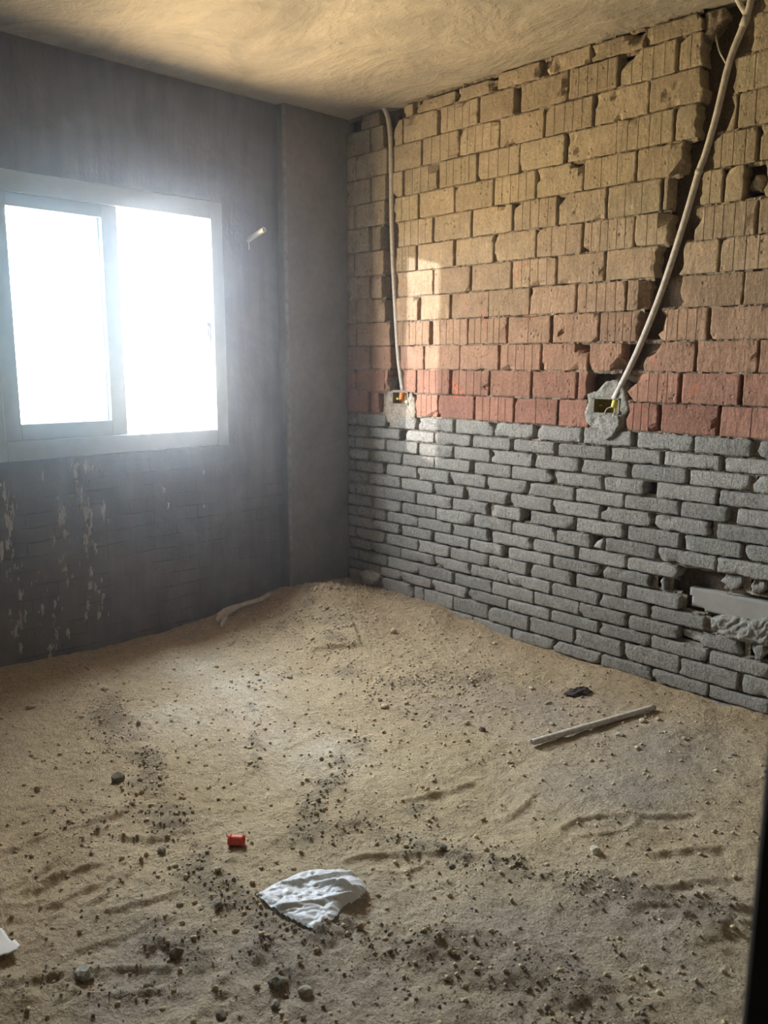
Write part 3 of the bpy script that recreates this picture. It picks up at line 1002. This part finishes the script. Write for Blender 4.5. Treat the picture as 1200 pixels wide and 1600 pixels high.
nr = len(CLAY_ROWS)
for i, (z0, z1, row) in enumerate(CLAY_ROWS):
    if i == 0:
        row = row + [(2.36, 2.46), (2.5, -1)]
    row = extend(row, .25, .013, 3.60)
    GAPS.append((z0, z1, wide_gaps(row)))
    t = i / (nr - 1)
    for k, (a, b) in enumerate(row):
        g0 = a - row[k - 1][1] if k else 0.0
        g1 = row[k + 1][0] - b if k < len(row) - 1 else 0.0
        f = min(1, max(0, (t - .42) / .22)) if t < .62 else 1.0
        c = tuple(p + (q - p) * min(1, max(0, (t - .40) / .30)) for p, q in zip(CLAY_TOP, CLAY_MID))
        c = tuple(p + (q - p) * min(1, max(0, (t - .68) / .28)) for p, q in zip(c, CLAY_LOW))
        gr = RIBS.get((i, k), 0) if a < 2.5 else rnd.choice((0, 0, 4))
        top = z1 - .0035
        if i == 0:
            top = z1 - rnd.uniform(.002, .022)
        brick('clay_block', a + .001, b - .001, z0 + .0028 + rnd.uniform(-.001, .0015), top + rnd.uniform(-.0015, .001), 'clay', gr,
              rag0=(.016 if a > 1 else .007) if g0 > .06 else 0, rag1=(.016 if a > 1 else .007) if g1 > .06 else 0,
              chips=rnd.choice((0, 0, 1, 1, 2)) + (2 if i == 0 else 0), color=jit(c, .13), y=rnd.gauss(0, .0025), notch=NOTCH.get((i, k), ()))

for i, (z0, z1, row) in enumerate(CEMENT_ROWS):
    full = row[-1][1] < 0
    if full or i in (8, 12):
        row = extend(row, .25, .014, 3.60)
    elif i in (9, 10, 11):
        row = row + [(2.64, 2.86)]
        row = extend(row, .25, .014, 3.60)
    GAPS.append((z0, z1, wide_gaps(row)))
    for k, (a, b) in enumerate(row):
        c = (0.297, 0.28, 0.243)
        if i >= 13 and a < .75:
            c = (0.33, 0.30, 0.26)
        stubby = (i == 8 and 2.3 < a < 2.55) or (i == 12 and 2.25 < a < 2.59) or (i == 9 and 2.05 < a < 2.1)
        brick('cement_brick', a, b, z0 + .0045 + rnd.uniform(-.0015, .002), z1 - .0045 + rnd.uniform(-.002, .0015), 'cement',
              chips=rnd.choice((0, 0, 1, 1, 2, 2, 3)) + (4 if stubby else 0),
              rag0=.02 if stubby else 0, rag1=.02 if stubby or rnd.random() < .12 else 0,
              color=jit(c, .16), y=rnd.gauss(0, .003) + (.012 if stubby else 0))

# half buried bottom course peeping out of the sand
for (a, b) in ((.22, .45), (.80, .99), (1.40, 1.62), (1.70, 1.90), (2.33, 2.56)):
    brick('cement_brick', a, b, -.045, .012, 'cement', chips=2, color=jit((.30, .285, .26), .1), y=rnd.gauss(0, .003))


def mortar_joints():
    V, Fc = [], []
    rows = GAPS
    zz = [r[1] for r in rows] + [rows[-1][0]]

    def in_gap(s, k):
        for kk in (k - 1, k):
            if 0 <= kk < len(rows):
                hit = any(a - .004 < s < b + .004 for a, b in rows[kk][2])
                if not hit:
                    return False
        return True
    for k, z in enumerate(zz):
        clayrow = k <= nr
        hh = .0105 if clayrow else .0095
        st = .011
        n = int(3.6 / st)
        prev = None
        for i in range(n + 1):
            s = i * st
            if in_gap(s, k):
                prev = None
                continue
            q = mnoise.noise(Vector((s * 16, k * 7.3, 1.0))) + .6 * mnoise.noise(Vector((s * 55, k * 3.3, 4.0)))
            d = .013 - .020 * q if clayrow else .030 - .018 * q
            d = max(.001, d)
            if k == 0:
                d = max(.002, .012 - .03 * q); 
            cur = []
            for j in range(4):
                v = z + hh * (j / 1.5 - 1) + (.003 * mnoise.noise(Vector((s * 80, j * 3.1, k * 1.7))))
                dd = d + (.012 if j in (0, 3) else 0) + .004 * mnoise.noise(Vector((s * 95, j * 5.1, k * 2.7)))
                cur.append(len(V))
                V.append((s, max(.0005, dd), v))
            if prev:
                for j in range(3):
                    Fc.append((prev[j], cur[j], cur[j + 1], prev[j + 1]))
            prev = cur
    o = obj('mortar_joints', mesh('mortar_joints', V, Fc), M['mortar'], wr)
    o['kind'] = 'stuff'
    # perpends: deep, partly filled
    V, Fc = [], []
    allrows = [(z0, z1, extend(r if q else r + [(2.36, 2.46), (2.5, -1)], .25, .013, 3.6)) for q, (z0, z1, r) in enumerate(CLAY_ROWS)] + \
              [(z0, z1, extend(r, .25, .014, 3.6)) for z0, z1, r in CEMENT_ROWS]
    for (z0, z1, r) in allrows:
        for (a, b), (c, d) in zip(r[:-1], r[1:]):
            if 0 < c - b < .045 and rnd.random() < .8:
                m = 6
                dep = rnd.uniform(.022, .045)
                base = len(V)
                for j in range(m + 1):
                    z = z0 + (z1 - z0) * j / m
                    for s in (b - .004, (b + c) / 2, c + .004):
                        V.append((s, dep + .008 * mnoise.noise(Vector((s * 90, z * 60, 2.2))), z))
                for j in range(m):
                    for k in range(2):
                        p = base + j * 3 + k
                        Fc.append((p, p + 1, p + 4, p + 3))
    o = obj('mortar_perpends', mesh('mortar_perpends', V, Fc), M['mortar'], wr)
    o['kind'] = 'stuff'


mortar_joints()


def wall_lump(name, poly, step, hfun, mat, base=0.0, parent=wr, smooth=True, hole=None):
    vs, fs = relief(name, poly, step, hfun, hole=hole)
    vs = [(u, base - h if h > -.0039 else .079, v) for (u, v, h) in vs]
    return obj(name, mesh(name, vs, fs), mat, parent, smooth=smooth)


def lumpy(amp, soft, n1=38.0, sd=0.0, flat=0.0):
    def f(U, V, D):
        e = np.clip(D / soft, 0, 1) ** .5
        return flat + e * amp * (1.0 + 0.9 * fbm(U * n1 + sd, V * n1 + sd, 4, .6))
    return f


PATCH_R = [(1.686, 1.273), (1.68, 1.311), (1.73, 1.327), (1.771, 1.369), (1.826, 1.381), (1.872, 1.359), (1.889, 1.297), (1.907, 1.247), (1.878, 1.217), (1.874, 1.165), (1.835, 1.122), (1.796, 1.102), (1.781, 1.136), (1.716, 1.15), (1.68, 1.178), (1.668, 1.222)]
PATCH_L = [(0.353, 1.284), (0.395, 1.297), (0.468, 1.297), (0.529, 1.300), (0.569, 1.254), (0.58, 1.191), (0.571, 1.147), (0.531, 1.116), (0.428, 1.096), (0.343, 1.106), (0.321, 1.18)]


BR = (1.722, 1.852, 1.224, 1.292)     # right junction box
BL = (0.398, 0.520, 1.216, 1.286)     # left junction box
o = wall_lump('mortar_patch', PATCH_R, .0055, lumpy(.012, .02, 26), M['patch'], base=.006, hole=BR)
o = wall_lump('mortar_patch', PATCH_L, .0055, lumpy(.010, .02, 30, 5), M['tan_patch'], base=.006, hole=BL)
# tongue of mortar hanging below the right box
TONG = [(1.745, 1.222), (1.86, 1.222), (1.868, 1.17), (1.84, 1.122), (1.80, 1.098), (1.778, 1.125), (1.755, 1.17)]
wall_lump('mortar_patch', TONG, .0055, lumpy(.013, .008, 14, 2, .004), M['patch'], base=.001)
# small filled area inside the left chase foot
wall_lump('mortar_patch', [(.285, 1.14), (.35, 1.14), (.36, 1.36), (.335, 1.42), (.30, 1.36)], .007, lumpy(.014, .012, 40, 9), M['mortar'], base=.03)

# smooth cement face and torn mortar in the broken pocket of the grey bricks
REC = [(2.215, 0.495), (2.261, 0.497), (2.36, 0.487), (2.572, 0.489), (2.63, .48), (2.63, 0.40), (2.582, 0.357), (2.477, 0.370), (2.395, 0.382), (2.34, .385), (2.238, 0.399)]
wall_lump('cement_face', REC, .012, lambda U, V, D: .012 + 0 * U + .0012 * fbm(U * 20, V * 20), M['smooth_cement'], base=.045)
POCK = [(2.33, 0.315), (2.33, .37), (2.38, 0.40), (2.45, 0.405), (2.50, .40), (2.56, 0.43), (2.63, .43), (2.63, .30), (2.52, .30), (2.42, .295)]
def torn(U, V, D):
    e = np.clip(D / .02, 0, 1) ** .5
    st = np.sin((V * 1.0 - U * .35) * 150 + 14 * fbm(U * 15, V * 15))
    return e * (.020 + .0035 * st + .016 * fbm(U * 22, V * 22, 5, .65))
wall_lump('mortar_patch', POCK, .005, torn, M['patch'], base=.03)
wall_lump('mortar_patch', [(2.20, .30), (2.33, .30), (2.34, .25), (2.27, .245), (2.21, .26)], .006, lumpy(.012, .01, 30, 3), M['patch'], base=.04)
# rubble in the hole above the chase
wall_lump('mortar_patch', [(2.33, 2.62), (2.37, 2.60), (2.46, 2.62), (2.50, 2.70), (2.47, 2.82), (2.40, 2.82), (2.37, 2.75)], .009, lumpy(.022, .03, 22, 7), M['mortar'], base=.03)
wall_lump('mortar_patch', [(2.12, 2.70), (2.17, 2.72), (2.22, 2.78), (2.20, 2.825), (2.12, 2.825)], .009, lumpy(.02, .03, 22, 11), M['mortar'], base=.03)
wall_lump('mortar_patch', [(2.335, 2.12), (2.41, 2.10), (2.412, 2.17), (2.37, 2.18)], .008, lumpy(.02, .02, 30, 15), M['mortar'], base=.045)
# shard of smooth mortar showing in a perpend of the grey bricks
wall_lump('mortar_patch', [(1.745, .59), (1.80, .585), (1.815, .625), (1.80, .645), (1.765, .62)], .005, lumpy(.012, .008, 15, 21), M['smooth_cement'], base=.015)

# ------------------------------------------------------------------ conduits and junction boxes
C1 = [(0.285, 2.845), (0.305, 2.826), (0.328, 2.79), (0.345, 2.73), (0.357, 2.616), (0.366, 2.28), (0.377, 2.039), (0.400, 1.758), (0.428, 1.474), (0.459, 1.283)]
C2 = [(2.316, 2.84), (2.302, 2.751), (2.249, 2.613), (2.209, 2.417), (2.175, 2.28), (2.151, 2.21), (2.104, 2.03), (2.042, 1.817), (1.988, 1.661), (1.917, 1.486), (1.822, 1.29)]
c = obj('electrical_conduit', tube('electrical_conduit', [(s, .012 if z > 1.4 else .02, z) for s, z in C1], .0135, 12, .002, wob=.06), M['conduit'], smooth=True)
tag(c, 'dusty grey conduit running straight down the narrow chase near the corner', 'conduit', 'wall conduits')
c = bpy.data.objects.new('electrical_conduit', None)
COL.objects.link(c)
c.location = (1.822, 0, 1.29)
tag(c, 'dusty grey conduit slanting down the wide chase on the right', 'conduit', 'wall conduits')
o = obj('tube', tube('tube', [(s - 1.822, .002, z - 1.29) for s, z in C2], .0135, 12, .002, wob=.06), M['conduit'], c, smooth=True)
for (sa, za, sb, zb) in ((2.302, 2.751, 2.289, 2.718), (2.155, 2.222, 2.150, 2.205)):
    obj('coupling', tube('coupling', [(sa - 1.822, .002, za - 1.29), (sb - 1.822, .002, zb - 1.29)], .0158, 12, .002, sub=2), M['conduit'], c, smooth=True)
cb = obj('cable', tube('cable', [(2.165, .034, 2.735), (2.186, .03, 2.67), (2.208, .03, 2.63), (2.224, .034, 2.602)], .0035, 7), M['conduit'], smooth=True)
tag(cb, 'thin stiff cable in the hole at the top of the slanting chase', 'cable')
o = obj('conduit_end', tube('conduit_end', [(2.245, .02, 2.84), (2.268, .02, 2.80), (2.292, .012, 2.765)], .010, 10, .002), M['conduit'], smooth=True)
tag(o, 'short conduit end joining the slanting conduit at the ceiling', 'conduit')


def junction_box(b, label, side):
    x0, x1, z0, z1 = b
    root = bpy.data.objects.new('junction_box', None)
    COL.objects.link(root)
    root.location = ((x0 + x1) / 2, 0, z0)
    tag(root, label, 'junction box', 'flush junction boxes')
    ox, oz = -(x0 + x1) / 2, -z0
    t = .0025
    yf, yb = -.005, .046
    X0, X1, Z0, Z1 = x0 + ox, x1 + ox, z0 + oz, z1 + oz
    obj('box_body', boxes('box_body', [(X0, X1, yb - t, yb, Z0, Z1), (X0, X0 + t, yf, yb, Z0, Z1), (X1 - t, X1, yf, yb, Z0, Z1),
                                       (X0, X1, yf, yb, Z0, Z0 + t), (X0, X1, yf, yb, Z1 - t, Z1)]), M['box'], root)
    obj('rim', boxes('rim', [(X0 - .003, X1 + .003, yf - .003, yf, Z1 - .003, Z1 + .003), (X0 - .003, X1 + .003, yf - .003, yf, Z0 - .003, Z0 + .003),
                             (X0 - .003, X0 + .003, yf - .003, yf, Z0 - .003, Z1 + .003), (X1 - .003, X1 + .003, yf - .003, yf, Z0 - .003, Z1 + .003)]), M['patch'], root)
    if side == 'r':
        cx = X1 - .028
        obj('connector', tube('connector', [(cx + .002, .010, Z1 - .001), (cx, .006, Z1 - .02), (cx - .004, .004, Z1 - .040)], .0135, 12, .004, sub=3), M['yellow'], root, smooth=True)
        obj('wire', tube('wire', [(cx - .002, .004, Z1 - .036), (cx - .03, -.008, Z1 - .045), (cx - .04, -.012, Z1 - .07)], .002, 6), M['wire'], root, smooth=True)
        obj('wire', tube('wire', [(cx, .004, Z1 - .036), (cx + .01, -.01, Z1 - .055), (cx + .002, -.012, Z1 - .078)], .002, 6), M['wire'], root, smooth=True)
        obj('screw_boss', tube('screw_boss', [(X0 + .016, .04, (Z0 + Z1) / 2), (X0 + .016, .02, (Z0 + Z1) / 2)], .004, 8), M['yellow'], root)
    else:
        cx = (X0 + X1) / 2 + .002
        obj('connector', tube('connector', [(cx, .015, Z1 - .001), (cx, .008, Z1 - .022), (cx + .004, .0, Z1 - .048)], .0165, 12, .004, sub=3), M['orange'], root, smooth=True)
        obj('screw_boss', tube('screw_boss', [(X1 - .022, .04, Z0 + .014), (X1 - .022, .002, Z0 + .014)], .009, 8), M['wire'], root)
        obj('screw_boss', tube('screw_boss', [(X0 + .02, .04, Z0 + .03), (X0 + .02, .012, Z0 + .03)], .007, 8), M['yellow'], root)
    return root


junction_box(BR, 'ochre junction box with yellow connector below the slanting conduit', 'r')
junction_box(BL, 'ochre junction box with orange connector below the conduit near the corner', 'l')

# ------------------------------------------------------------------ things lying on the ground
def stone_mesh(name, sx, sy, sz, seed, rough=.35, sub=2):
    bm = bmesh.new()
    bmesh.ops.create_icosphere(bm, subdivisions=sub, radius=1.0)
    off = Vector((seed * 3.7, seed * 1.9, seed * .7))
    for v in bm.verts:
        n = v.co.normalized()
        k = 1 + rough * mnoise.noise(n * 1.6 + off) + rough * .45 * mnoise.noise(n * 4.2 + off)
        v.co = Vector((n.x * sx * k, n.y * sy * k, n.z * sz * k))
    me = bpy.data.meshes.new(name)
    bm.to_mesh(me)
    bm.free()
    return me


STONES = [
    # x, y, sx, sy, sz, colour, name, label, category
    (2.060, -2.665, .036, .030, .024, (.52, .52, .50), 'cement_chunk', 'pale grey cement chunk beside the shoe print in the foreground', 'chunk'),
    (2.190, -2.570, .018, .016, .014, (.42, .40, .36), 'pebble', 'round pebble at the toe end of the shoe print', 'stone'),
    (2.624, -1.328, .028, .022, .020, (.72, .68, .58), 'stone', 'cream white stone lying alone right of the plastic bag', 'stone'),
    (1.892, -0.517, .020, .016, .014, (.62, .58, .50), 'stone', 'small pale stone between the dark clod and the conduit offcut', 'stone'),
    (2.022, -0.686, .018, .014, .012, (.55, .52, .45), 'stone', 'small pale stone above the left end of the conduit offcut', 'stone'),
    (2.265, -0.575, .024, .018, .014, (.58, .55, .48), 'stone', 'flat pale stone just below the conduit offcut', 'stone'),
    (1.233, -2.171, .035, .026, .030, (.26, .23, .18), 'clod', 'dark earth clod on the left side of the floor', 'clod'),
    (1.724, -2.275, .022, .018, .018, (.36, .31, .25), 'stone', 'brown stone left of the red plastic plug', 'stone'),
    (2.408, -2.356, .028, .024, .022, (.30, .29, .26), 'stone', 'dark grey stone below the plastic bag, largest of the three there', 'stone'),
    (2.450, -2.392, .018, .016, .015, (.45, .44, .40), 'stone', 'light grey pebble below the plastic bag', 'stone'),
    (2.470, -2.320, .024, .020, .018, (.48, .46, .40), 'stone', 'tan grey pebble at the bottom, right of the dark grey stone', 'stone'),
    (2.155, -2.476, .024, .020, .022, (.24, .22, .18), 'clod', 'dark clod between the shoe print and the plastic bag', 'clod'),
    (2.391, -2.499, .020, .016, .016, (.28, .25, .21), 'stone', 'small dark stone at the bottom edge of the picture', 'stone'),
    (1.990, -2.370, .014, .012, .010, (.40, .37, .31), 'pebble', 'tiny grey pebble in the grit left of the plastic bag', 'stone'),
    (2.072, -2.300, .022, .017, .014, (.29, .27, .23), 'stone', 'dark stone in the grit touching the left of the plastic bag', 'stone'),
    (2.303, -1.664, .022, .017, .013, (.27, .25, .21), 'clod', 'low dark clod right of the plastic bag', 'clod'),
    (0.455, -0.560, .022, .020, .018, (.44, .34, .22), 'stone', 'round tan stone on the slope of the sand heap', 'stone'),
    (0.33, -0.44, .026, .020, .016, (.42, .34, .24), 'stone', 'tan stone on the crest of the sand heap', 'stone'),
    (0.365, -0.405, .020, .016, .014, (.40, .33, .24), 'stone', 'smaller stone beside the tan one on the heap crest', 'stone'),
    (2.722, -1.201, .020, .016, .012, (.34, .29, .22), 'clod', 'small brown clod by the drag marks on the right', 'clod'),
    (2.646, -0.409, .020, .015, .012, (.5, .47, .42), 'stone', 'pale stone near the foot of the brick wall at far right', 'stone'),
    (2.46, -0.43, .016, .012, .010, (.46, .43, .38), 'stone', 'little grey stone right of the conduit offcut', 'stone'),
    (1.86, -0.93, .022, .012, .018, (.24, .2, .16), 'clod', 'pointed dark clod left of the conduit offcut', 'clod'),
    (1.36, -1.02, .016, .013, .011, (.30, .26, .2), 'clod', 'small dark clod in the middle of the floor below the heap', 'clod'),
    (0.86, -1.13, .024, .018, .014, (.5, .45, .36), 'stone', 'pale stone in the grey gravel below the heap', 'stone'),
]
for i, (x, y, sx, sy, sz, colr, nm, lab, cat) in enumerate(STONES):
    o = obj(nm, stone_mesh(nm, sx * .72, sy * .72, sz * .72, i + 1), M['stone'], loc=(x, y, gz1(x, y) + sz * .25), rot=(0, 0, i * 1.3), smooth=False)
    o.color = (colr[0] * .84, colr[1] * .78, colr[2] * .68, 1)
    tag(o, lab, cat, 'loose stones and clods')

# lump of old mortar stuck at the foot of the brick wall
o = obj('mortar_lump', stone_mesh('mortar_lump', .075, .05, .05, 40, .3, 3), M['stone'], loc=(.225, -.02, .150), smooth=True)
o.color = (.36, .335, .29, 1)
tag(o, 'round mortar lump on the brick wall just above the sand near the corner', 'lump')

# dark fibrous clod
root = obj('dark_clod', stone_mesh('dark_clod', .052, .028, .018, 51, .75, 3), M['clod'], loc=(1.923, -.333, gz1(1.923, -.333) + .008), rot=(0, 0, .9), smooth=False)
tag(root, 'blackish clump of damp dirt near the foot of the brick wall', 'clod')

# conduit offcut
a, b = Vector((2.082, -.905, 0)), Vector((2.243, -.262, 0))
za, zb, zm = gz1(a.x, a.y), gz1(b.x, b.y), max(gz1(a.x + (b.x - a.x) * t, a.y + (b.y - a.y) * t) for t in (.3, .4, .5, .6, .7))
zm = max(zm, (za + zb) / 2)
r0 = .0125
o = obj('conduit_offcut', tube('conduit_offcut', [(0, 0, 0), ((b - a).x * .5, (b - a).y * .5, 0.0), ((b - a).x, (b - a).y, 0)], r0, 14, .002, sub=8, wob=.03), M['conduit'],
        loc=(a.x, a.y, zm + r0 + .001), smooth=True)
tag(o, 'loose straight length of grey conduit lying on the sand', 'conduit')

# red plug
x, y = 1.862, -2.101
root = bpy.data.objects.new('plastic_plug', None)
COL.objects.link(root)
root.location = (x, y, gz1(x, y) + .017)
root.rotation_euler = (0, 0, .72)
tag(root, 'red plastic plug lying on the sand above the white bag', 'plug')
obj('plug_body', tube('plug_body', [(-.024, 0, 0), (0, 0, 0), (.024, 0, 0)], .0155, 16, .002, sub=3), M['red'], root, smooth=True)
for k in (-.019, .019):
    obj('plug_ring', tube('plug_ring', [(k - .003, 0, 0), (k + .003, 0, 0)], .0172, 16, .003, sub=1), M['red'], root, smooth=True)
obj('plug_tab', tube('plug_tab', [(-.026, .006, .004), (-.034, .012, .012)], .003, 6), M['wire'], root)

# plastic bag
BAG = [(2.075, -2.195), (2.07, -2.115), (2.075, -2.045), (2.095, -1.998), (2.145, -1.945), (2.185, -1.93), (2.247, -1.942), (2.275, -1.962), (2.287, -2.007), (2.281, -2.053), (2.299, -2.091), (2.304, -2.122), (2.296, -2.172), (2.255, -2.18), (2.184, -2.192), (2.111, -2.198)]


def bag_h(U, V, D):
    p = (U - 2.19) * .70 + (V + 2.06) * .71          # along the picture's left to right
    q = -(U - 2.19) * .71 + (V + 2.06) * .70         # towards the window
    e = np.clip(D / .018, 0, 1) ** .7
    h = .003 + e * .007
    h = h + e * .020 * np.exp(-((p - .06) / .06) ** 2 - ((q - .005) / .05) ** 2)              # puffed right end
    h = h + e * .013 * np.exp(-((q - .055 - .25 * p) / .010) ** 2) * np.clip((p + .14) * 12, 0, 1)
    h = h + e * .016 * np.exp(-((q - .006 + .30 * (p - .05)) / .009) ** 2) * np.exp(-((p - .05) / .07) ** 2)
    h = h + e * .008 * np.exp(-((q + .050 - .2 * p) / .010) ** 2)
    w = 2.2 * vn(U * 16, V * 16)
    r = vn(p * 26 + w, q * 95 + w) + .8 * vn(p * 80 + 3 + w, q * 90 + w)
    h = h + e * .0036 * (1 - np.abs(r) * 2.4)
    return gz(U, V) * .35 + np.maximum(h, .002) + .003


vs, fs = relief('plastic_bag', BAG, .0034, bag_h, close=False)
zmin = max(gz1(2.19, -2.06), gz1(2.12, -2.12), gz1(2.24, -1.98))
vs = [(u - 2.19, v + 2.06, h) for (u, v, h) in vs]
o = obj('plastic_bag', mesh('plastic_bag', vs, fs), M['bag'], loc=(2.222, -2.070, zmin * .6 + .003), smooth=True)
tag(o, 'crumpled white plastic bag lying flat on the sand', 'bag')

# card scrap cut by the left edge of the picture
PAP = [(1.66, -2.85), (1.699, -2.799), (1.739, -2.749), (1.773, -2.742), (1.807, -2.741), (1.855, -2.732), (1.872, -2.757), (1.86, -2.791), (1.812, -2.835), (1.74, -2.88)]
vs, fs = relief('card_scrap', PAP, .008, lambda U, V, D: .002 + .008 * np.clip((U - 1.70) / .17, 0, 1) ** 2 + .003 * vn(U * 20, V * 20), close=False)
o = obj('card_scrap', mesh('card_scrap', [(u - 1.77, v + 2.79, h) for u, v, h in vs], fs), M['paper'], loc=(1.77, -2.79, max(gz1(1.77, -2.79), gz1(1.84, -2.76)) + .006), smooth=True)
o.modifiers.new('thick', 'SOLIDIFY').thickness = .0015
tag(o, 'torn piece of off-white card at the left edge of the floor', 'card')

# torn strip along the foot of the window wall
def ribbon(name, pts, widths, mat, label, cat):
    vs, fs = [], []
    for i, ((x, y, dz), w) in enumerate(zip(pts, widths)):
        z = gz1(x, y) + dz
        for k in (-1, -.33, .33, 1):
            vs.append((x + k * w * .8, y + k * w * .25, z + .006 * rnd.random() + (.012 if k == -1 else 0) + abs(k) * .004))
        if i:
            for k in range(3):
                p = (i - 1) * 4 + k
                fs.append((p, p + 1, p + 5, p + 4))
    me = mesh(name, vs, fs)
    o = obj(name, me, mat, smooth=False)
    md = o.modifiers.new('thick', 'SOLIDIFY')
    md.thickness = .004
    return tag(o, label, cat)


ribbon('torn_strip', [(.075, -1.02, .012), (.055, -.98, .022), (.04, -.93, .026), (.03, -.88, .024), (.025, -.83, .018), (.02, -.77, .014), (.02, -.70, .01), (.02, -.62, .008)],
       [.012, .030, .034, .026, .012, .016, .010, .006], M['strip'], 'torn grey-brown strip lying along the foot of the window wall', 'scrap')
ribbon('strip_scrap', [(.125, -1.03, .008), (.10, -.99, .016), (.075, -.955, .02)], [.006, .014, .010], M['strip'], 'small folded scrap under the torn strip by the window wall', 'scrap')
for (p, q, lab) in (((.11, -1.27), (.02, -1.08), 'dry twig on the sand left of the torn strip'),
                    ((.03, -1.10), (0.0, -1.05), 'short dry twig at the foot of the window wall'),
                    ((.33, -1.12), (.22, -.96), 'thin dry twig on the sand right of the torn strip')):
    m_ = ((p[0] + q[0]) / 2 + .008, (p[1] + q[1]) / 2)
    o = obj('twig', tube('twig', [(x - p[0], y - p[1], gz1(x, y) - gz1(*p)) for x, y in (p, m_, q)], .003, 6, wob=.3), M['twig'], loc=(p[0], p[1], gz1(*p) + .005), smooth=True)
    tag(o, lab, 'twig', 'dry twigs')

# ------------------------------------------------------------------ loose gravel (too many to count)
def gravel(name, seed, N, kg, kr, k0, rmin, rvar, mat, label):
    rs = np.random.RandomState(seed)
    X = rs.uniform(0.0, 3.3, N); Y = rs.uniform(-2.95, -.04, N)
    g = grit(X, Y) * kg + rubble(X, Y) * kr + k0
    keep = rs.rand(N) < np.clip(g, 0, 1)
    X, Y, g = X[keep], Y[keep], g[keep]
    Z = gz(X, Y)
    R = rmin + rvar * rs.rand(len(X)) ** 4 + rvar * 1.4 * (rs.rand(len(X)) < .02) * rs.rand(len(X))
    octa = np.array([(1, 0, 0), (-1, 0, 0), (0, 1, 0), (0, -1, 0), (0, 0, 1), (0, 0, -1)], float)
    tri = [(0, 2, 4), (2, 1, 4), (1, 3, 4), (3, 0, 4), (2, 0, 5), (1, 2, 5), (3, 1, 5), (0, 3, 5)]
    n = len(X)
    an = rs.uniform(0, 6.28, n)
    base = octa[None] * (R[:, None, None] * rs.uniform(.6, 1.4, (n, 6, 3)))
    x = base[..., 0] * np.cos(an)[:, None] - base[..., 1] * np.sin(an)[:, None]
    y = base[..., 0] * np.sin(an)[:, None] + base[..., 1] * np.cos(an)[:, None]
    V = np.stack([x + X[:, None], y + Y[:, None], base[..., 2] * .8 + Z[:, None] + R[:, None] * .35], -1).reshape(-1, 3)
    T = (np.array(tri)[None] + (np.arange(n) * 6)[:, None, None]).reshape(-1, 3)
    me = bpy.data.meshes.new(name)
    me.vertices.add(len(V)); me.vertices.foreach_set('co', V.ravel())
    me.loops.add(T.size); me.loops.foreach_set('vertex_index', T.ravel())
    me.polygons.add(len(T)); me.polygons.foreach_set('loop_start', np.arange(0, T.size, 3)); me.polygons.foreach_set('loop_total', np.full(len(T), 3))
    me.update()
    o = obj(name, me, M[mat], FLOOR)
    o['kind'] = 'stuff'
    o['label'] = label


gravel('gravel', 11, 190000, .24, .05, .008, .0013, .0052, 'gravel', 'scattered dark grit and gravel on the sand')
gravel('sand_crumbs', 12, 80000, .12, .30, .06, .0014, .0085, 'crumb', 'pale crumbs of dried sand strewn over the floor')

# ------------------------------------------------------------------ haze added to imitate the lens glare around the window
hz = NT('glare_haze')
hz.t.nodes.remove(hz.b)
vol = hz.n('VolumeScatter')
vol.inputs['Color'].default_value = (0.76, 0.87, 1.0, 1)
vol.inputs['Density'].default_value = 0.0125
vol.inputs['Anisotropy'].default_value = 0.905
hz.l(vol.outputs[0], hz.out.inputs['Volume'])
o = obj('glare_haze', boxes('glare_haze', [(-.15, 5.05, END - .05, .12, -.09, CEIL + .08)]), hz.m)
tag(o, 'thin haze added to imitate the lens glare around the window', 'haze', kind='stuff')
